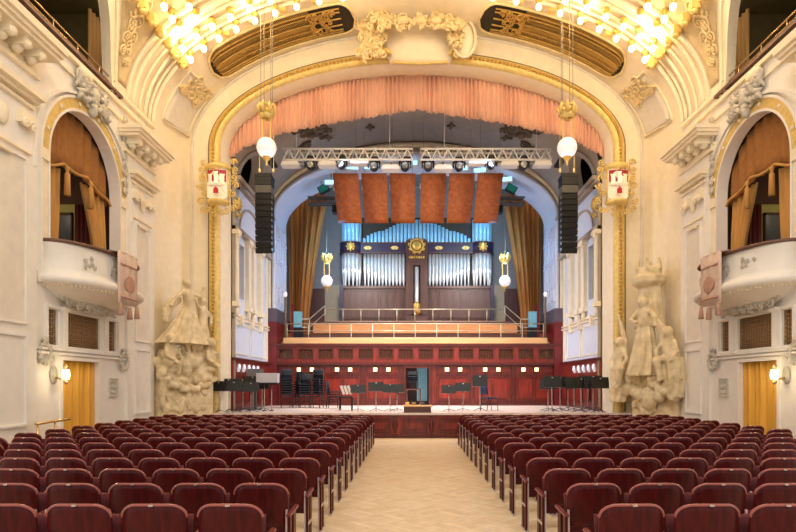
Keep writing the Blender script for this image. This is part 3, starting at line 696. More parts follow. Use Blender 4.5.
for s in (-1, 1):
    nm = SIDE[s]; fn = S(s, 6.62)
    wl = MB().prism([(20.1, 0), (25.35, 0), (25.35, 9.36), (20.1, 9.36)], [[(20.45, 5.0), (21.55, 5.0), (21.55, 7.05), (20.45, 7.05)]], 0, -.3, fn).build('wall_stage_'+nm, 'plaster_blue_lit')
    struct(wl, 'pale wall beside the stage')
    q = MB(); ubox(q, fn, 20.4, 4.9, -.34, 21.6, 7.1, -.28); struct(q.build('window_%d' % (1 if s < 0 else 2), 'window_glass'), 'dark blue window in the stage side wall')
    q = MB(); frame_rect(q, fn, 20.45, 5.0, 21.55, 7.05, .06, -.24, -.16); ubox(q, fn, 20.97, 5.0, -.24, 21.03, 7.05, -.17); trim(q, 'plaster_stage')
    q = MB()
    for i, (a, b) in enumerate(((20.12, 20.42), (21.62, 21.98), (22.3, 22.7), (23.35, 23.75))):
        ubox(q, fn, a, 4.75, 0, b, 7.3, .16); ubox(q, fn, a-.05, 4.6, 0, b+.05, 4.78, .22); ubox(q, fn, a-.06, 7.2, 0, b+.06, 7.36, .24)
        curl(q, fn, ((a+b)/2, 7.15), .12, 1.2, 0, .04, .18, 1, 10); uball(q, fn, ((a+b)/2, 4.45, .1), (.08, .16, .1))
    ubox(q, fn, 24.65, 2.8, 0, 24.95, 8.9, .05)
    trim(q, 'plaster_warm', 'cream pilasters of the stage side wall')
    q = MB(); ubox(q, fn, 20.1, 7.36, 0, 25.3, 7.5, .2); ubox(q, fn, 20.1, 9.05, 0, 25.3, 9.15, .2); ubox(q, fn, 20.1, 9.15, 0, 25.3, 9.3, .3)
    uarch(q, fn, 22.4, 1.5, 1.58, 7.5, 0, .06, n=20, b0=1.1, b1=1.18); trim(q, 'plaster_stage', 'entablature of the stage side wall')
    q = MB()
    for v in (4.30, 4.18): ubox(q, fn, 20.1, v, 0, 25.2, v+.06, .08)
    for u in (20.8, 22.3, 23.6): ubox(q, fn, u, 3.98, 0, u+.14, 4.36, .16)
    frame_rect(q, fn, 20.3, 2.9, 22.2, 4.05, .04, 0, .03); frame_rect(q, fn, 22.5, 2.9, 24.4, 4.05, .04, 0, .03); trim(q, 'plaster_warm', 'dado moulding on the pale stage wall')
    q = MB(); ubox(q, fn, 20.05, SZ, 0, 25.3, 2.70, .06); struct(q.build('trim_wainscot_'+nm, 'mahogany'), 'red wood wainscot')
    q = MB(); ubox(q, fn, 20.05, 2.66, 0, 25.3, 2.76, .12); ubox(q, fn, 20.05, SZ, .06, 25.3, SZ+.15, .1)
    for k in range(5): frame_rect(q, fn, 20.2+k*1.0, 1.1, 21.1+k*1.0, 2.1, .05, .06, .1)
    trim(q, 'mahogany_dark')
    for k in range(5):
        u = 20.55+k*.62; q = MB(); uball(q, S(s, 6.62), (u, 2.42, .12), (.09, .13, .06)); ubox(q, fn, u-.04, 2.25, .06, u+.04, 2.4, .12)
        tag(q.build('wall_uplighter', 'small_light'), 'small white lamp on the %s stage wainscot, %s from the audience' % (nm, NUM[k]), 'wall lamp', 'wainscot lamps')
    q = MB(); foliage(q, fn, (20.6, 8.35), (.25, .4), 14, .08, .05, 3); uball(q, fn, (20.6, 8.4, .08), (.16, .24, .12))
    tag(q.build('mask_ornament', 'gold_pale'), 'gilt mask relief high on the %s stage wall' % nm, 'wall ornament', 'stage reliefs')
    # lunette recess of the stage vault
    q = MB(); ubox(q, fn, 20.6, 9.0, -.9, 23.2, 11.0, -.8); ubox(q, fn, 20.6, 9.38, -.8, 23.2, 9.44, -.32); ubox(q, fn, 20.6, 9.0, -.9, 20.7, 11.0, .1); ubox(q, fn, 23.1, 9.0, -.9, 23.2, 11.0, .1); ubox(q, fn, 20.6, 10.75, -.9, 23.2, 10.85, .9); trim(q, 'dark_void')
    q = MB()
    def onv(u, v, w_, s=s):
        z = max(0, min(.99, (v-9.3)/3.4)); return (s*(6.62*sqrt(1-z*z)-w_), u, v)
    uarch(q, onv, 21.9, 1.14, 1.34, 9.5, -.03, .08, n=24); trim(q, 'plaster_stage')
    # floral reliefs on the stage ceiling
    fc = lambda u, v, w_, s=s: (s*(6.6-.02-w_)*cos(v), u, 9.3+(3.38-w_)*sin(v))
    q = MB(); rn = random.Random(5)
    for k in range(20):
        u0, v0, a0, r, hd = 22.6+rn.uniform(-.8, .8), .86+rn.uniform(-.14, .14), rn.uniform(0, 6), rn.uniform(.15, .35), rn.choice((-1, 1))
        pts = [fc(u0+r*(1-.8*i/12)*cos(a0+hd*8*i/12), v0+r*.17*(1-.8*i/12)*sin(a0+hd*8*i/12), .03) for i in range(13)]; q.tube(pts, [.05*(1-.5*i/12) for i in range(13)], 5)
    q.ball(fc(22.6, .86, .05), (.2, .2, .12)); tag(q.build('ceiling_scrolls', 'gold_dark'), 'dark bronze scroll relief on the stage ceiling, %s side' % nm, 'ceiling ornament', 'stage reliefs')
for ri, (px, py) in enumerate(((303, 130), (328, 131), (370, 122), (451, 122), (505, 130), (532, 133))):
    x, y, z = at(px, py, 23.4); th = math.acos(max(-1, min(1, -x/6.6))); p = (x, 23.4, 9.3+3.36*sin(th)); q = MB().ball(p, (.13, .2, .06), 8, 5)
    for k in range(4): q.ball((p[0]+.14*cos(k*pi/2), p[1]+.24*sin(k*pi/2), p[2]), (.06, .08, .04), 6, 4)
    tag(q.build('ceiling_rosette', 'gold_dark'), 'small dark rosette on the stage ceiling, %s from the left' % NUM[ri], 'ceiling ornament', 'stage ceiling rosettes')

# back arch, jambs and niche
struct(loft_flat([(6.33, 9.4, 2.7, 25.3), (6.62, 9.4, 3.4, 25.3)], z0=3.6).build('wall_back_arch', 'plaster_stage'))
struct(loft([(6.33, 9.4, 2.7, 25.3), (6.33, 9.4, 2.7, 27.5)], z0=3.55).build('wall_arch_reveal', 'plaster_blue_lit'), 'pale blue lit reveal of the organ arch')
trim(loft([(6.33, 9.4, 2.7, 25.32), (6.33, 9.4, 2.7, 25.2), (6.38, 9.4, 2.76, 25.16), (6.45, 9.4, 2.86, 25.2), (6.45, 9.4, 2.86, 25.32)], z0=5.2), 'plaster_blue_lit')
trim(loft([(6.52, 9.4, 3.08, 25.3), (6.52, 9.4, 3.08, 25.12), (6.62, 9.4, 3.26, 25.12), (6.62, 9.4, 3.26, 25.3)], z0=5.2), 'plaster_warm')
q = MB().box(-7.6, 30.8, 3.6, 7.6, 30.9, 12.8); q.box(-7.7, 27.5, 3.6, -7.6, 30.9, 12.8); q.box(7.6, 27.5, 3.6, 7.7, 30.9, 12.8); q.box(-7.7, 27.5, 12.7, 7.7, 30.9, 12.8)
struct(q.build('wall_back', 'niche_wall'), 'grey blue wall behind the organ')
for s in (-1, 1):
    q = MB().box(min(s*6.3, s*7.7), 27.45, 3.6, max(s*6.3, s*7.7), 27.5, 12.8); trim(q, 'niche_tan')
    q = MB().box(min(s*4.05, s*4.9), 30.6, 5, max(s*4.05, s*4.9), 30.8, 7.2); trim(q, 'niche_tan')
    q = MB().box(min(s*4.9, s*5.8), 30.5, 4.2, max(s*4.9, s*5.8), 30.75, 7.0); trim(q, 'organ_wood', 'brown wood panel beside the organ')
    q = MB()
    for k in range(5): q.box(min(s*6.26, s*6.33), 25.45+.42*k, 5.6, max(s*6.26, s*6.33), 25.5+.42*k, 9.0)
    for z in (6.2, 7.3, 7.45, 8.4): q.box(min(s*6.27, s*6.33), 25.35, z, max(s*6.27, s*6.33), 27.4, z+.06)
    trim(q, 'plaster_blue_lit')
    a, b = sorted((s*6.24, s*6.62)); q = MB().box(a, 25.12, SZ, b, 25.4, 4.6); a, b = sorted((s*6.24, s*6.34)); q.box(a, 25.4, 3.5, b, 27.5, 4.6); trim(q, 'wine', 'dark red jamb of the arch')
    a, b = sorted((s*6.25, s*6.62)); q = MB().box(a, 25.13, 4.6, b, 25.4, 5.2); a, b = sorted((s*6.25, s*6.34)); q.box(a, 25.4, 4.6, b, 27.5, 5.2); trim(q, 'slate', 'grey band of the arch jamb')
q = MB(); q.slab(lambda u, v: (-4.6+9.2*u, 27.46, 9.3+1.9*v), 8, 2, lambda p, u, v: p+Vector((0, .04, 0)))
q.v = []; q.f = []; q.sm = []
# back panelled wall with a doorway
def FR(y0): return lambda u, v, w_: (u, y0-w_, v)
fb = FR(25.3)
q = MB().prism([(-6.62, SZ), (6.62, SZ), (6.62, 2.76), (-6.62, 2.76)], [[(-.42, SZ+.001), (.60, SZ+.001), (.60, 2.52), (-.42, 2.52)]], 0, -.12, fb)
struct(q.build('wall_stage_back', 'mahogany'), 'red mahogany panelled wall at the back of the stage')
q = MB()
for k, (a, b) in enumerate(((-6.2, -4.3), (-4.1, -2.45), (-2.25, -.75), (.92, 2.45), (2.65, 4.3), (4.5, 6.2))):
    frame_rect(q, fb, a, 1.0, b, 2.22, .05, 0, .04); frame_rect(q, fb, a+.12, 1.12, (a+b)/2-.04, 2.1, .03, 0, .03); frame_rect(q, fb, (a+b)/2+.04, 1.12, b-.12, 2.1, .03, 0, .03)
    frame_rect(q, fb, a, 2.28, b, 2.62, .04, 0, .03)
    ubox(q, fb, b+.04, SZ, 0, b+.16, 2.7, .08)
ubox(q, fb, -6.6, 2.66, 0, 6.6, 2.78, .16); ubox(q, fb, -6.6, SZ, 0, -.6, SZ+.12, .06); ubox(q, fb, .78, SZ, 0, 6.6, SZ+.12, .06)
trim(q, 'mahogany_dark', 'mouldings of the panelled stage wall')
q = MB(); ubox(q, fb, -.56, SZ, -.1, -.42, 2.64, .1); ubox(q, fb, .60, SZ, -.1, .76, 2.64, .1); ubox(q, fb, -.56, 2.52, -.1, .76, 2.66, .12); struct(q.build('door_1', 'mahogany_dark'), 'dark frame of the open stage doorway')
q = MB(); ubox(q, fb, -.5, SZ, -1.4, .7, 2.7, -1.3); ubox(q, fb, .62, SZ, -1.3, .7, 2.7, -.12); ubox(q, fb, -.5, SZ, -1.3, -.44, 2.7, -.12); ubox(q, fb, -.5, 2.62, -1.3, .7, 2.7, -.12); struct(q.build('wall_doorway', 'organ_wood'), 'dark passage behind the stage door')
q = MB(); ubox(q, fb, .08, 1.0, -1.3, .56, 2.6, -1.27); trim(q, 'passage_glow', 'pale blue glowing patch for the lit passage wall')
q = MB()
for k in range(4): ubox(q, fb, .16+.1*k, 1.0, -1.27, .175+.1*k, 2.6, -1.255)
trim(q, 'window_glass')
q = MB(); ubox(q, fb, -.5, .78, -1.4, .7, SZ, -.0); trim(q, 'stage_boards')
for i, x in enumerate((-5.25, -4.66, -3.53, -2.94, -1.81, -1.22, 1.42, 2.01, 3.14, 3.73, 4.86, 5.45)):
    t = thing('panel_light', 'square lit lamp on the red back wall, %s from the left' % NUM[i], 'wall lamp', (x, 25.26, 2.45), 'square wall lamps')
    MB().box(-.10, -.05, -.10, .10, .0, .10).build('frame', 'brass', t); MB().box(-.085, -.07, -.085, .085, -.05, .085).build('glass', 'panel_light', t)
# carved balustrade above
cb = thing('choir_balustrade', 'carved red wooden balustrade in front of the choir seats', 'balustrade', (0, 25.3, 2.78)); fc0 = lambda u, v, w_: (u, -w_, v-2.78)
holes = []; xs = []
k = -6.0
for i in range(14):
    a = -6.13+i*.90; xs.append(a); holes.append([(a, 2.98), (a+.60, 2.98), (a+.60, 3.36), (a, 3.36)])
q = MB().prism([(-6.58, 2.78), (6.58, 2.78), (6.58, 3.58), (-6.58, 3.58)], holes, .10, .02, fc0); q.build('panel', 'mahogany', cb)
q = MB(); ubox(q, fc0, -6.58, 2.78, -.25, 6.58, 3.5, -.2); q.build('backing', 'lattice', cb)
for a in xs:
    q = MB()
    for j in range(1, 5): ubox(q, fc0, a+j*.12-.012, 2.98, .04, a+j*.12+.012, 3.36, .07)
    for j in range(1, 3): ubox(q, fc0, a, 2.98+j*.127-.012, .04, a+.6, 2.98+j*.127+.012, .075)
    frame_rect(q, fc0, a-.04, 2.94, a+.64, 3.40, .04, .10, .13); q.build('lattice_panel', 'mahogany_dark', cb)
q = MB(); ubox(q, fc0, -6.58, 3.5, -.1, 6.58, 3.62, .18); q.build('top_moulding', 'mahogany_dark', cb)
# choir terraces
ct = thing('choir_terrace', 'stepped light wood choir benches below the organ', 'choir seating', (0, 25.3, 3.5)); tt = lambda x0, y0, z0, x1, y1, z1: MB().box(x0, y0-25.3, z0-3.5, x1, y1-25.3, z1-3.5)
tt(-6.2, 25.3, 3.55, 6.2, 27.0, 3.62).build('lower_floor', 'terrace_dark', ct)
tt(-6.0, 25.46, 3.62, 6.0, 25.56, 3.90).build('front_bench', 'terrace_light', ct)
tt(-5.4, 26.9, 3.62, 5.4, 27.0, 4.22).build('shaded_riser', 'terrace_dark', ct)  # dark brown stands for the shadow under the seats
tt(-4.9, 26.86, 4.24, 4.9, 26.96, 4.66).build('middle_bench', 'terrace_wood', ct)
tt(-6.2, 27.0, 4.1, 6.2, 28.7, 4.24).build('middle_floor', 'terrace_wood', ct)
tt(-7.2, 28.5, 4.24, 7.2, 28.6, 4.98).build('upper_riser', 'terrace_dark', ct)
tt(-7.3, 28.6, 4.9, 7.3, 30.8, 5.0).build('organ_floor', 'terrace_wood', ct)
for s in (-1, 1):
    for k in range(4):
        a, b = sorted((s*5.45, s*6.15)); tt(a, 25.7+.35*k, 3.62, b, 27.0, 3.74+.12*k).build('step', 'terrace_wood', ct)
q = MB()
def railing(name, lab, pts, h, zs, posts, m='rail_metal', drop=0):
    g = thing(name, lab, 'railing', pts[0]); P0 = Vector(pts[0])
    for z in zs: MB().tube([tuple(Vector(p)-P0+Vector((0, 0, z))) for p in pts], .022 if z < h else .03, 6).build('rail', m, g)
    for p in posts: MB().bar(tuple(Vector(p)-P0+Vector((0, 0, -drop))), tuple(Vector(p)-P0+Vector((0, 0, h))), .024, 6).build('post', m, g)
    return g
railing('metal_railing', 'pale metal railing on the front edge of the choir terrace', [(-5.9, 25.75, 3.62), (5.9, 25.75, 3.62)], .95, (.30, .62, .95), [(-5.9+.983*k, 25.75, 3.62) for k in range(13)])
railing('metal_railing', 'pale metal railing directly in front of the organ case', [(-4.6, 28.65, 5.0), (4.6, 28.65, 5.0)], .62, (.0, .62), [(-4.6+.92*k, 28.65, 5.0) for k in range(11)])
for s in (-1, 1):
    railing('stair_railing', 'sloping pale rail beside the %s choir steps' % SIDE[s], [(s*5.9, 26.9, 4.1), (s*5.2, 27.6, 4.2), (s*4.6, 28.6, 5.0)], .8, (.8, .4), [(s*5.9, 26.9, 4.1), (s*5.2, 27.6, 4.2), (s*4.6, 28.6, 5.0)])

# organ
og = thing('pipe_organ', 'large pipe organ with dark wood case and blue lit pipes', 'pipe organ', (.1, 29.3, 5.0)); OY = 29.3
o_ = lambda x0, y0, z0, x1, y1, z1: MB().box(x0, y0, z0, x1, y1, z1)
o_(-3.9, 0, 0, 3.9, 1.2, 1.85).build('case', 'organ_wood', og)
o_(-4.0, -.1, 1.78, 4.0, 1.2, 1.92).build('cornice', 'organ_wood', og); o_(-4.0, -.08, 0, 4.0, 1.2, .12).build('plinth', 'organ_wood', og)
ff = lambda u, v, w_: (u, -w_, v)
for k in range(20):
    x = -3.72+k*.39
    if abs(x) < .45: continue
    q = MB(); frame_rect(q, ff, x-.16, .2, x+.16, 1.7, .035, 0, .04); q.build('case_panel', 'organ_wood', og)
q = MB().box(-4.02, -.2, 0, -3.85, .5, 1.95); q.box(3.85, -.2, 0, 4.02, .5, 1.95); q.build('corner_post', 'organ_band', og)
def pipe(x, y, z0, ztop, r, foot, m, mouth=True):
    q = MB().lathe((x, y, 0), [(r*.3, z0), (r, z0+foot), (r, ztop), (r*.85, ztop), (r*.85, ztop-.1)], 10)
    if mouth: q.add([(x-r*.5, y-r*1.02, z0+foot+.0), (x+r*.5, y-r*1.02, z0+foot+.0), (x+r*.4, y-r*1.08, z0+foot+.16), (x-r*.4, y-r*1.08, z0+foot+.16)], [(0, 1, 2, 3)])
    q.build('pipe', m, og)
for s in (-1, 1):
    for k in range(12):
        x = s*(.68+k*.185); t = k/11; pipe(x, .12, 1.92, 3.62, .090, .30+.55*t*t, 'pipe_metal')
    for k in range(6):     # corner towers
        an = pi*(k+.5)/6; x = s*(3.42)+.42*cos(an); y = .25-.42*sin(an); pipe(x, y, 1.92, 3.62, .115, .7, 'pipe_metal'); pipe(x, y, 4.15, 5.42, .115, .1, 'pipe_blue_lit', False)
for k in range(29):
    x = -2.75+5.5*k/28; t = abs(x)/2.75; top = 4.45+.95*(.5+.5*cos(min(1, t*1.02)*pi))**.75; top = max(top, 4.42+.85*(1-t)**.6*1.0) if t > .65 else top+.03
    pipe(x, .15, 4.15, top, .088, .08, 'pipe_blue_lit', False)
q = MB().box(-3.0, .32, 1.92, 3.0, .5, 5.6); q.box(-3.9, .45, 1.92, 3.9, .6, 5.3); q.build('back_board', 'grille_dark', og)
q = MB().box(-2.95, -.12, 3.62, 2.95, .3, 4.16)
for s in (-1, 1): q.lathe((s*3.42, .25, 0), [(.40, 3.60), (.62, 3.60), (.62, 4.18), (.40, 4.18)], 20)
q.build('band', 'organ_band', og)
q = MB().box(-2.95, -.15, 3.60, 2.95, -.1, 3.66); q.box(-2.95, -.15, 4.12, 2.95, -.1, 4.18)
for s in (-1, 1):
    for zz in (3.60, 4.14): q.lathe((s*3.42, .25, 0), [(.60, zz), (.65, zz), (.65, zz+.05), (.60, zz+.05)], 20)
q.build('band_edge', 'organ_wood', og)
q = MB().prism([(-.56, 0), (.56, 0), (.56, 4.2), (.40, 4.34), (-.40, 4.34), (-.56, 4.2)], [[(-.17, .5), (.17, .5), (.17, 2.95), (-.17, 2.95)]], .26, -.1, ff); q.build('centre_pilaster', 'organ_wood', og)
q = MB(); frame_rect(q, ff, -.28, .4, .28, 3.05, .06, .26, .32); frame_rect(q, ff, -.5, 3.15, .5, 3.6, .03, .26, .30); q.build('pilaster_frame', 'organ_wood', og)
o_(-.17, -.02, .5, .17, .0, 2.95).build('pilaster_recess', 'grille_dark', og)
pipe(0, -.1, .62, 2.9, .12, .35, 'pipe_metal')
q = MB().lathe((0, -.24, 0), [(0, .35), (.12, .4), (.2, .55), (.16, .75), (.2, .9), (.1, 1.05), (0, 1.05)], 12)
for k in range(5): q.ball((.14*cos(k*1.3), -.38, .5+.1*k), (.06, .05, .07), 6, 4)
q.build('gilt_foot', 'gold', og)
# gilt emblem with lyre-like wreath and leaves
q = MB().lathe((0, -.34, 3.95), [(0, -.06), (.22, -.07), (.25, -.02), (.25, .05), (0, .05)], 20, 'y'); q.tube([(.33*cos(k*pi/10), -.36, 3.95+.33*sin(k*pi/10)) for k in range(20)], .05, 6, True)
f2 = lambda u, v, w_: (u, -.3-w_, v)
for k in range(18): a = k*.35; curl(q, f2, (.36*cos(a), 3.95+.34*sin(a)), .09, 1.1, a, .03, .05, (-1)**k, 8)
q.build('gilt_emblem', 'gold', og)
q = MB()
for k in range(7): q.ball((-.36+.12*k, -.32, 3.36), (.05, .03, .08), 6, 4)
q.build('gilt_frieze', 'gold', og)
for s in (-1, 1):
    q = MB().lathe((s*3.42, -.40, 3.9), [(0, -.05), (.12, -.05), (.2, .0), (.2, .04)], 14, 'y')
    for k in range(8): q.ball((s*3.42+.2*cos(k*pi/4), -.42, 3.9+.2*sin(k*pi/4)), (.06, .05, .06), 6, 4)
    q.build('gilt_boss', 'gold', og)
    for x in (1.15, 2.55):
        q = MB().prism([(s*x-.22, 3.89), (s*x-.1, 3.98), (s*x+.1, 3.98), (s*x+.22, 3.89), (s*x+.1, 3.80), (s*x-.1, 3.80)], [], .12, .16, ff); q.ball((s*x, -.16, 3.89), (.07, .04, .07), 8, 5); q.build('inlay', 'gold_pale', og)
og.rotation_euler.z = 0

# gold curtains at both ends of the niche
for s in (-1, 1):
    def cur(u, v, s=s):
        v_ = v; wt = 1.95; wb = .85; w_ = wb+(wt-wb)*v_**1.3; x = 6.32-u*w_-.0*(1-v_)-(.15 if v_ < .1 else .15)*(1-v_)
        return (s*x, 27.75+.13*sin(u*38+v_*1.5)*(.5+.5*v_)+.2*sin(u*7), 4.3+6.9*v_)
    q = MB().slab(cur, 80, 16, lambda p, u, v: p+Vector((0, .03, 0)))
    tag(q.build('stage_curtain', 'stage_cloth'), 'tall old gold curtain hanging at the %s end of the organ niche' % SIDE[s], 'curtain', 'organ niche curtains')

# valance
VB = [(0, 11.5), (3.1, 11.02), (4.95, 10.62), (6.0, 10.2), (6.7, 9.75)]
def val(u, v):
    x = -6.62+13.24*u; top = 9.89+2.84*sqrt(max(0, 1-(x/6.64)**2)); lo = ipl(VB, abs(x))-.05*abs(sin(u*150)); lo = min(lo, top-.02)
    return (x, 19.75+.055*sin(u*560+1.2*sin(u*40))*(.7+.3*sin(u*61))+.05*sin(u*120)*(1-.5*v), lo+(top-lo)*v)
tag(MB().slab(val, 1100, 4, lambda p, u, v: p+Vector((0, .03, 0))).build('stage_valance', 'salmon'), 'salmon pink pleated valance hanging under the stage arch', 'curtain')

# cartouche at the crown of the arch
ca = thing('arch_cartouche', 'blank cream cartouche with gilt leaves and figures over the arch', 'cartouche', (.1, 19.0, 12.9)); fk = lambda u, v, w_: (u, -w_-.05, v)
q = MB(); pr = [(1.33*cos(a)*(1.0 if abs(sin(a)) < .8 else .96), .75+1.0*sin(a)*(.98)) for a in [2*pi*k/40 for k in range(40)]]
q.slab(lambda u, v: (1.28*(2*v-1)*(1-.22*(1-u)**3), -.12-.22*cos((2*v-1)*1.4)*sin(pi*min(1, .15+u*.85)), -.30+1.6*u-.0), 12, 20, lambda p, u, v: p+Vector((0, .12, 0))); q.build('shield', 'plaster_warm', ca)
q = MB(); q.tube([(1.32*(2*k/20-1), -.34, -.42+.12*(2*k/20-1)**2) for k in range(3, 18)], .05, 8); curl(q, fk, (-1.2, -.12), .2, 1.3, 0, .07, .3, 1); curl(q, fk, (1.2, -.12), .2, 1.3, pi, .07, .3, -1)
q.build('scroll_frame', 'gold_pale', ca); q = MB(); q.tube([(1.2*(2*k/20-1), -.36, 1.42+.16*cos((k/10-1)*1.5)) for k in range(21)], .07, 8); q.build('top_moulding', 'gilt_cream', ca)
q = MB(); foliage(q, fk, (-1.62, .35), (.42, .70), 110, .09, .45, 8); foliage(q, fk, (-1.3, .62), (.3, .2), 30, .085, .85, 9); q.build('left_foliage', 'gilt_cream', ca)
q = MB(); foliage(q, fk, (1.15, .5), (.24, .5), 50, .085, .5, 12); q.build('right_foliage', 'gilt_cream', ca)
q = MB(); foliage(q, fk, (0, .60), (1.3, .17), 90, .085, .85, 18)
for x in (-.55, 0, .5): q.ball((x, -.95, .62), (.2, .12, .13))
q.build('crest', 'gilt_cream', ca)
q = MB(); q.tube([(1.46+.38*cos(a), -.45, .35+.62*sin(a)) for a in [2*pi*k/30 for k in range(30)]], .05, 6, True); q.ball((1.46, -.36, .35), (.34, .10, .58), 16, 8); q.build('oval_shield', 'plaster_warm', ca)

# shields with the castle emblem on the gold frame
for s in (-1, 1):
    L0 = (s*6.64+.02, 18.72, 8.38)
    t = thing('shield_lantern', 'glowing red and white castle shield lantern on the %s gold frame' % SIDE[s], 'lantern', L0, 'castle shield lanterns'); fh = lambda u, v, w_: (u, -w_, v)
    bow_ = lambda x: .26-.9*x*x
    def patch(pts, m, name, o):
        b = MB().prism([(x, z) for x, z in pts], [], o, o+.02, lambda u, v, w_: (u, -(bow_(u)+w_), v)); b.build(name, m, t)
    patch([(-.33, -.38), (-.2, -.5), (.2, -.5), (.33, -.38), (.33, .5), (.11, .5), (-.11, .5), (-.33, .5)], 'shield_white', 'glass', 0)
    patch([(-.31, .10), (-.1, .1), (.1, .1), (.31, .10), (.31, .48), (0, .48), (-.31, .48)], 'shield_red', 'red_field', .02)
    for c, h in ((-.2, .30), (0, .38), (.2, .30)):
        patch([(c-.06, .02), (c+.06, .02), (c+.06, h), (c+.075, h), (c+.075, h+.05), (c, h+.04), (c-.075, h+.05), (c-.075, h), (c-.06, h)], 'shield_white', 'castle_tower', .04)
    patch([(-.27, -.02), (.27, -.02), (.27, .10), (.17, .08), (0, .10), (-.17, .08), (-.27, .10)], 'shield_white', 'castle_wall', .04)
    patch([(-.08, -.30), (.08, -.30), (.08, -.16), (0, -.08), (-.08, -.16)], 'shield_red', 'castle_gate', .045)
    q = MB(); q.lathe((0, 0, 0), [(.36, .52), (.44, .55), (.44, .66), (.34, .72), (.2, .74)], 16, 'z', pi, 2*pi); q.lathe((0, 0, 0), [(.2, -.66), (.36, -.6), (.40, -.52), (.36, -.48)], 16, 'z', pi, 2*pi)
    for x in (-.36, .36): q.bar((x, -.12, -.5), (x, -.12, .55), .03)
    q.build('lantern_frame', 'gold_pale', t)
    q = MB()
    for sx in (-1, 1):
        for k in range(7): curl(q, fh, (sx*(.5+.08*(k % 2)), -.75+.26*k), .13, 1.2, k, .035, .05, sx*(-1)**k, 12)
    for k in range(5): curl(q, fh, (-.3+.15*k, -.82-.1*(k % 2)), .12, 1.2, k, .03, .15, (-1)**k, 12)
    q.build('scroll_mount', 'gold_pale', t)
    point('lantern_light', (s*6.6, 18.1, 8.5), 3, (1, .8, .6), .1)

# globe lamps
def globe(lab, x, y, z, top, r, cables, grp):
    t = thing('globe_lamp', lab, 'pendant lamp', (x, y, z), grp)
    MB().ball((0, 0, 0), (r, r, r*1.03), 24, 16).build('globe', 'globe', t)
    MB().lathe((0, 0, 0), [(0, -r-.25), (.03, -r-.2), (.02, -r-.12), (.1, -r-.05), (.12, -r+.02), (0, -r+.04)], 10).build('finial', 'gold', t)
    q = MB()
    for sx in (-1, 1): q.box(sx*.12-.02, -.02, r*.85, sx*.12+.02, .02, .95)
    q.build('hanger', 'gold_pale', t)
    q = MB().lathe((0, 0, 0), [(.15, .84), (.21, .92), (.2, .98)], 14)
    for k in range(7):
        a = 2*pi*k/7; q.tube([(.19*cos(a), .19*sin(a), .95), (.24*cos(a), .24*sin(a), 1.15), (.19*cos(a), .19*sin(a), 1.32)], [.045, .06, .015], 6); q.ball((.22*cos(a), .22*sin(a), 1.05), .05, 6, 4)
    q.tube([(.2*cos(a), .2*sin(a), 1.2) for a in [2*pi*k/12 for k in range(12)]], .03, 6, True); q.build('crown', 'gold_pale', t)
    q = MB()
    for a, b in cables: q.bar((a, b, 1.3 if abs(a) < .2 else .9), (a, b, top-z), .010, 5)
    q.build('cable', 'wire', t)
    return t
for s in (-1, 1):
    t = globe('white globe lamp with gilt crown hanging %s before the stage arch' % SIDE[s], s*4.40-.03, 16.4, 8.72, 13.2, .285, [(-.17, 0), (.17, 0), (-.1, .1), (.1, .1)], 'globe lamps')
    q = MB()
    for sx in (-1, 1): q.bar((sx*.21, 0, 1.0), (sx*.21, 0, -.62), .009, 5); q.lathe((sx*.21, 0, -.68), [(0, -.06), (.035, -.03), (.03, .05), (0, .08)], 8)
    q.build('weight', 'gold_pale', t)
    point('globe_light', (s*4.4, 16.4, 8.2), 12, (1, .95, .88), .28)
    globe('small white globe lamp hanging %s of the organ' % SIDE[s], s*4.20+.03, 26.4, 6.65, 11.4, .27, [(0, 0)], 'globe lamps')

# line array loudspeakers
for s in (-1, 1):
    t = thing('line_array', 'tall black column of hanging loudspeakers on the %s of the stage' % SIDE[s], 'loudspeaker', (s*5.6, 20.7, 9.4), 'line array loudspeakers')
    q = MB().box(-.3, -.3, -.02, .3, .3, .06); q.box(-.25, -.02, .06, .25, .02, .2); q.build('flying_frame', 'black', t)
    MB().box(-.29, -.3, -.62, .29, .2, -.35).build('grey_box', 'grey_desk', t)
    for x in (-.22, .22): MB().bar((x, 0, .1), (x, 0, 1.72), .012, 6).build('cable', 'wire', t)
    MB().box(-.30, -.31, -.33, .30, .2, -.04).build('top_box', 'black', t)
    for k in range(10):
        z = -.64-.212*k; an = -.010*k*k*.4; Mr = Matrix.Rotation(-an, 3, 'X')
        MB().obox((0, -.02-an*.2, z-.1), (.60, .46, .19), Mr).build('speaker_box', 'black', t, bevel=.01)
        q = MB()
        for i in range(5): q.box(-.27, -.262, z-.175+.035*i, .27, -.255, z-.165+.035*i)
        q.build('speaker_grille', 'black_desk', t)
    for sx in (-1, 1):
        q = MB()
        for k in range(10): q.box(sx*.30-.012, -.22, -.80-.212*k, sx*.30+.012, -.12, -.72-.212*k)
        q.build('rigging', 'steel', t)

# trusses
def truss(lab, x0, x1, y, z, h, m='truss_white', cables=()):
    t = thing('lighting_truss', lab, 'truss', ((x0+x1)/2, y, z)); L = (x1-x0)/2
    for dy in (-h/2, h/2):
        for dz in (0, h): MB().bar((-L, dy, dz), (L, dy, dz), .042, 8).build('chord', m, t)
    n = int(2*L/h); q = MB()
    for dy in (-h/2, h/2):
        for k in range(n):
            a, b = -L+2*L*k/n, -L+2*L*(k+.5)/n; c = -L+2*L*(k+1)/n; q.bar((a, dy, 0), (b, dy, h), .025, 6); q.bar((b, dy, h), (c, dy, 0), .025, 6)
    for k in range(n+1): a = -L+2*L*k/n; q.bar((a, -h/2, 0), (a, h/2, 0), .018, 6); q.bar((a, -h/2, h), (a, h/2, h), .018, 6)
    q.build('lacing', m, t)
    for c, top in cables: MB().bar((c-(x0+x1)/2, 0, h), (c-(x0+x1)/2, 0, top-z), .015, 6).build('cable', m, t)
    return t
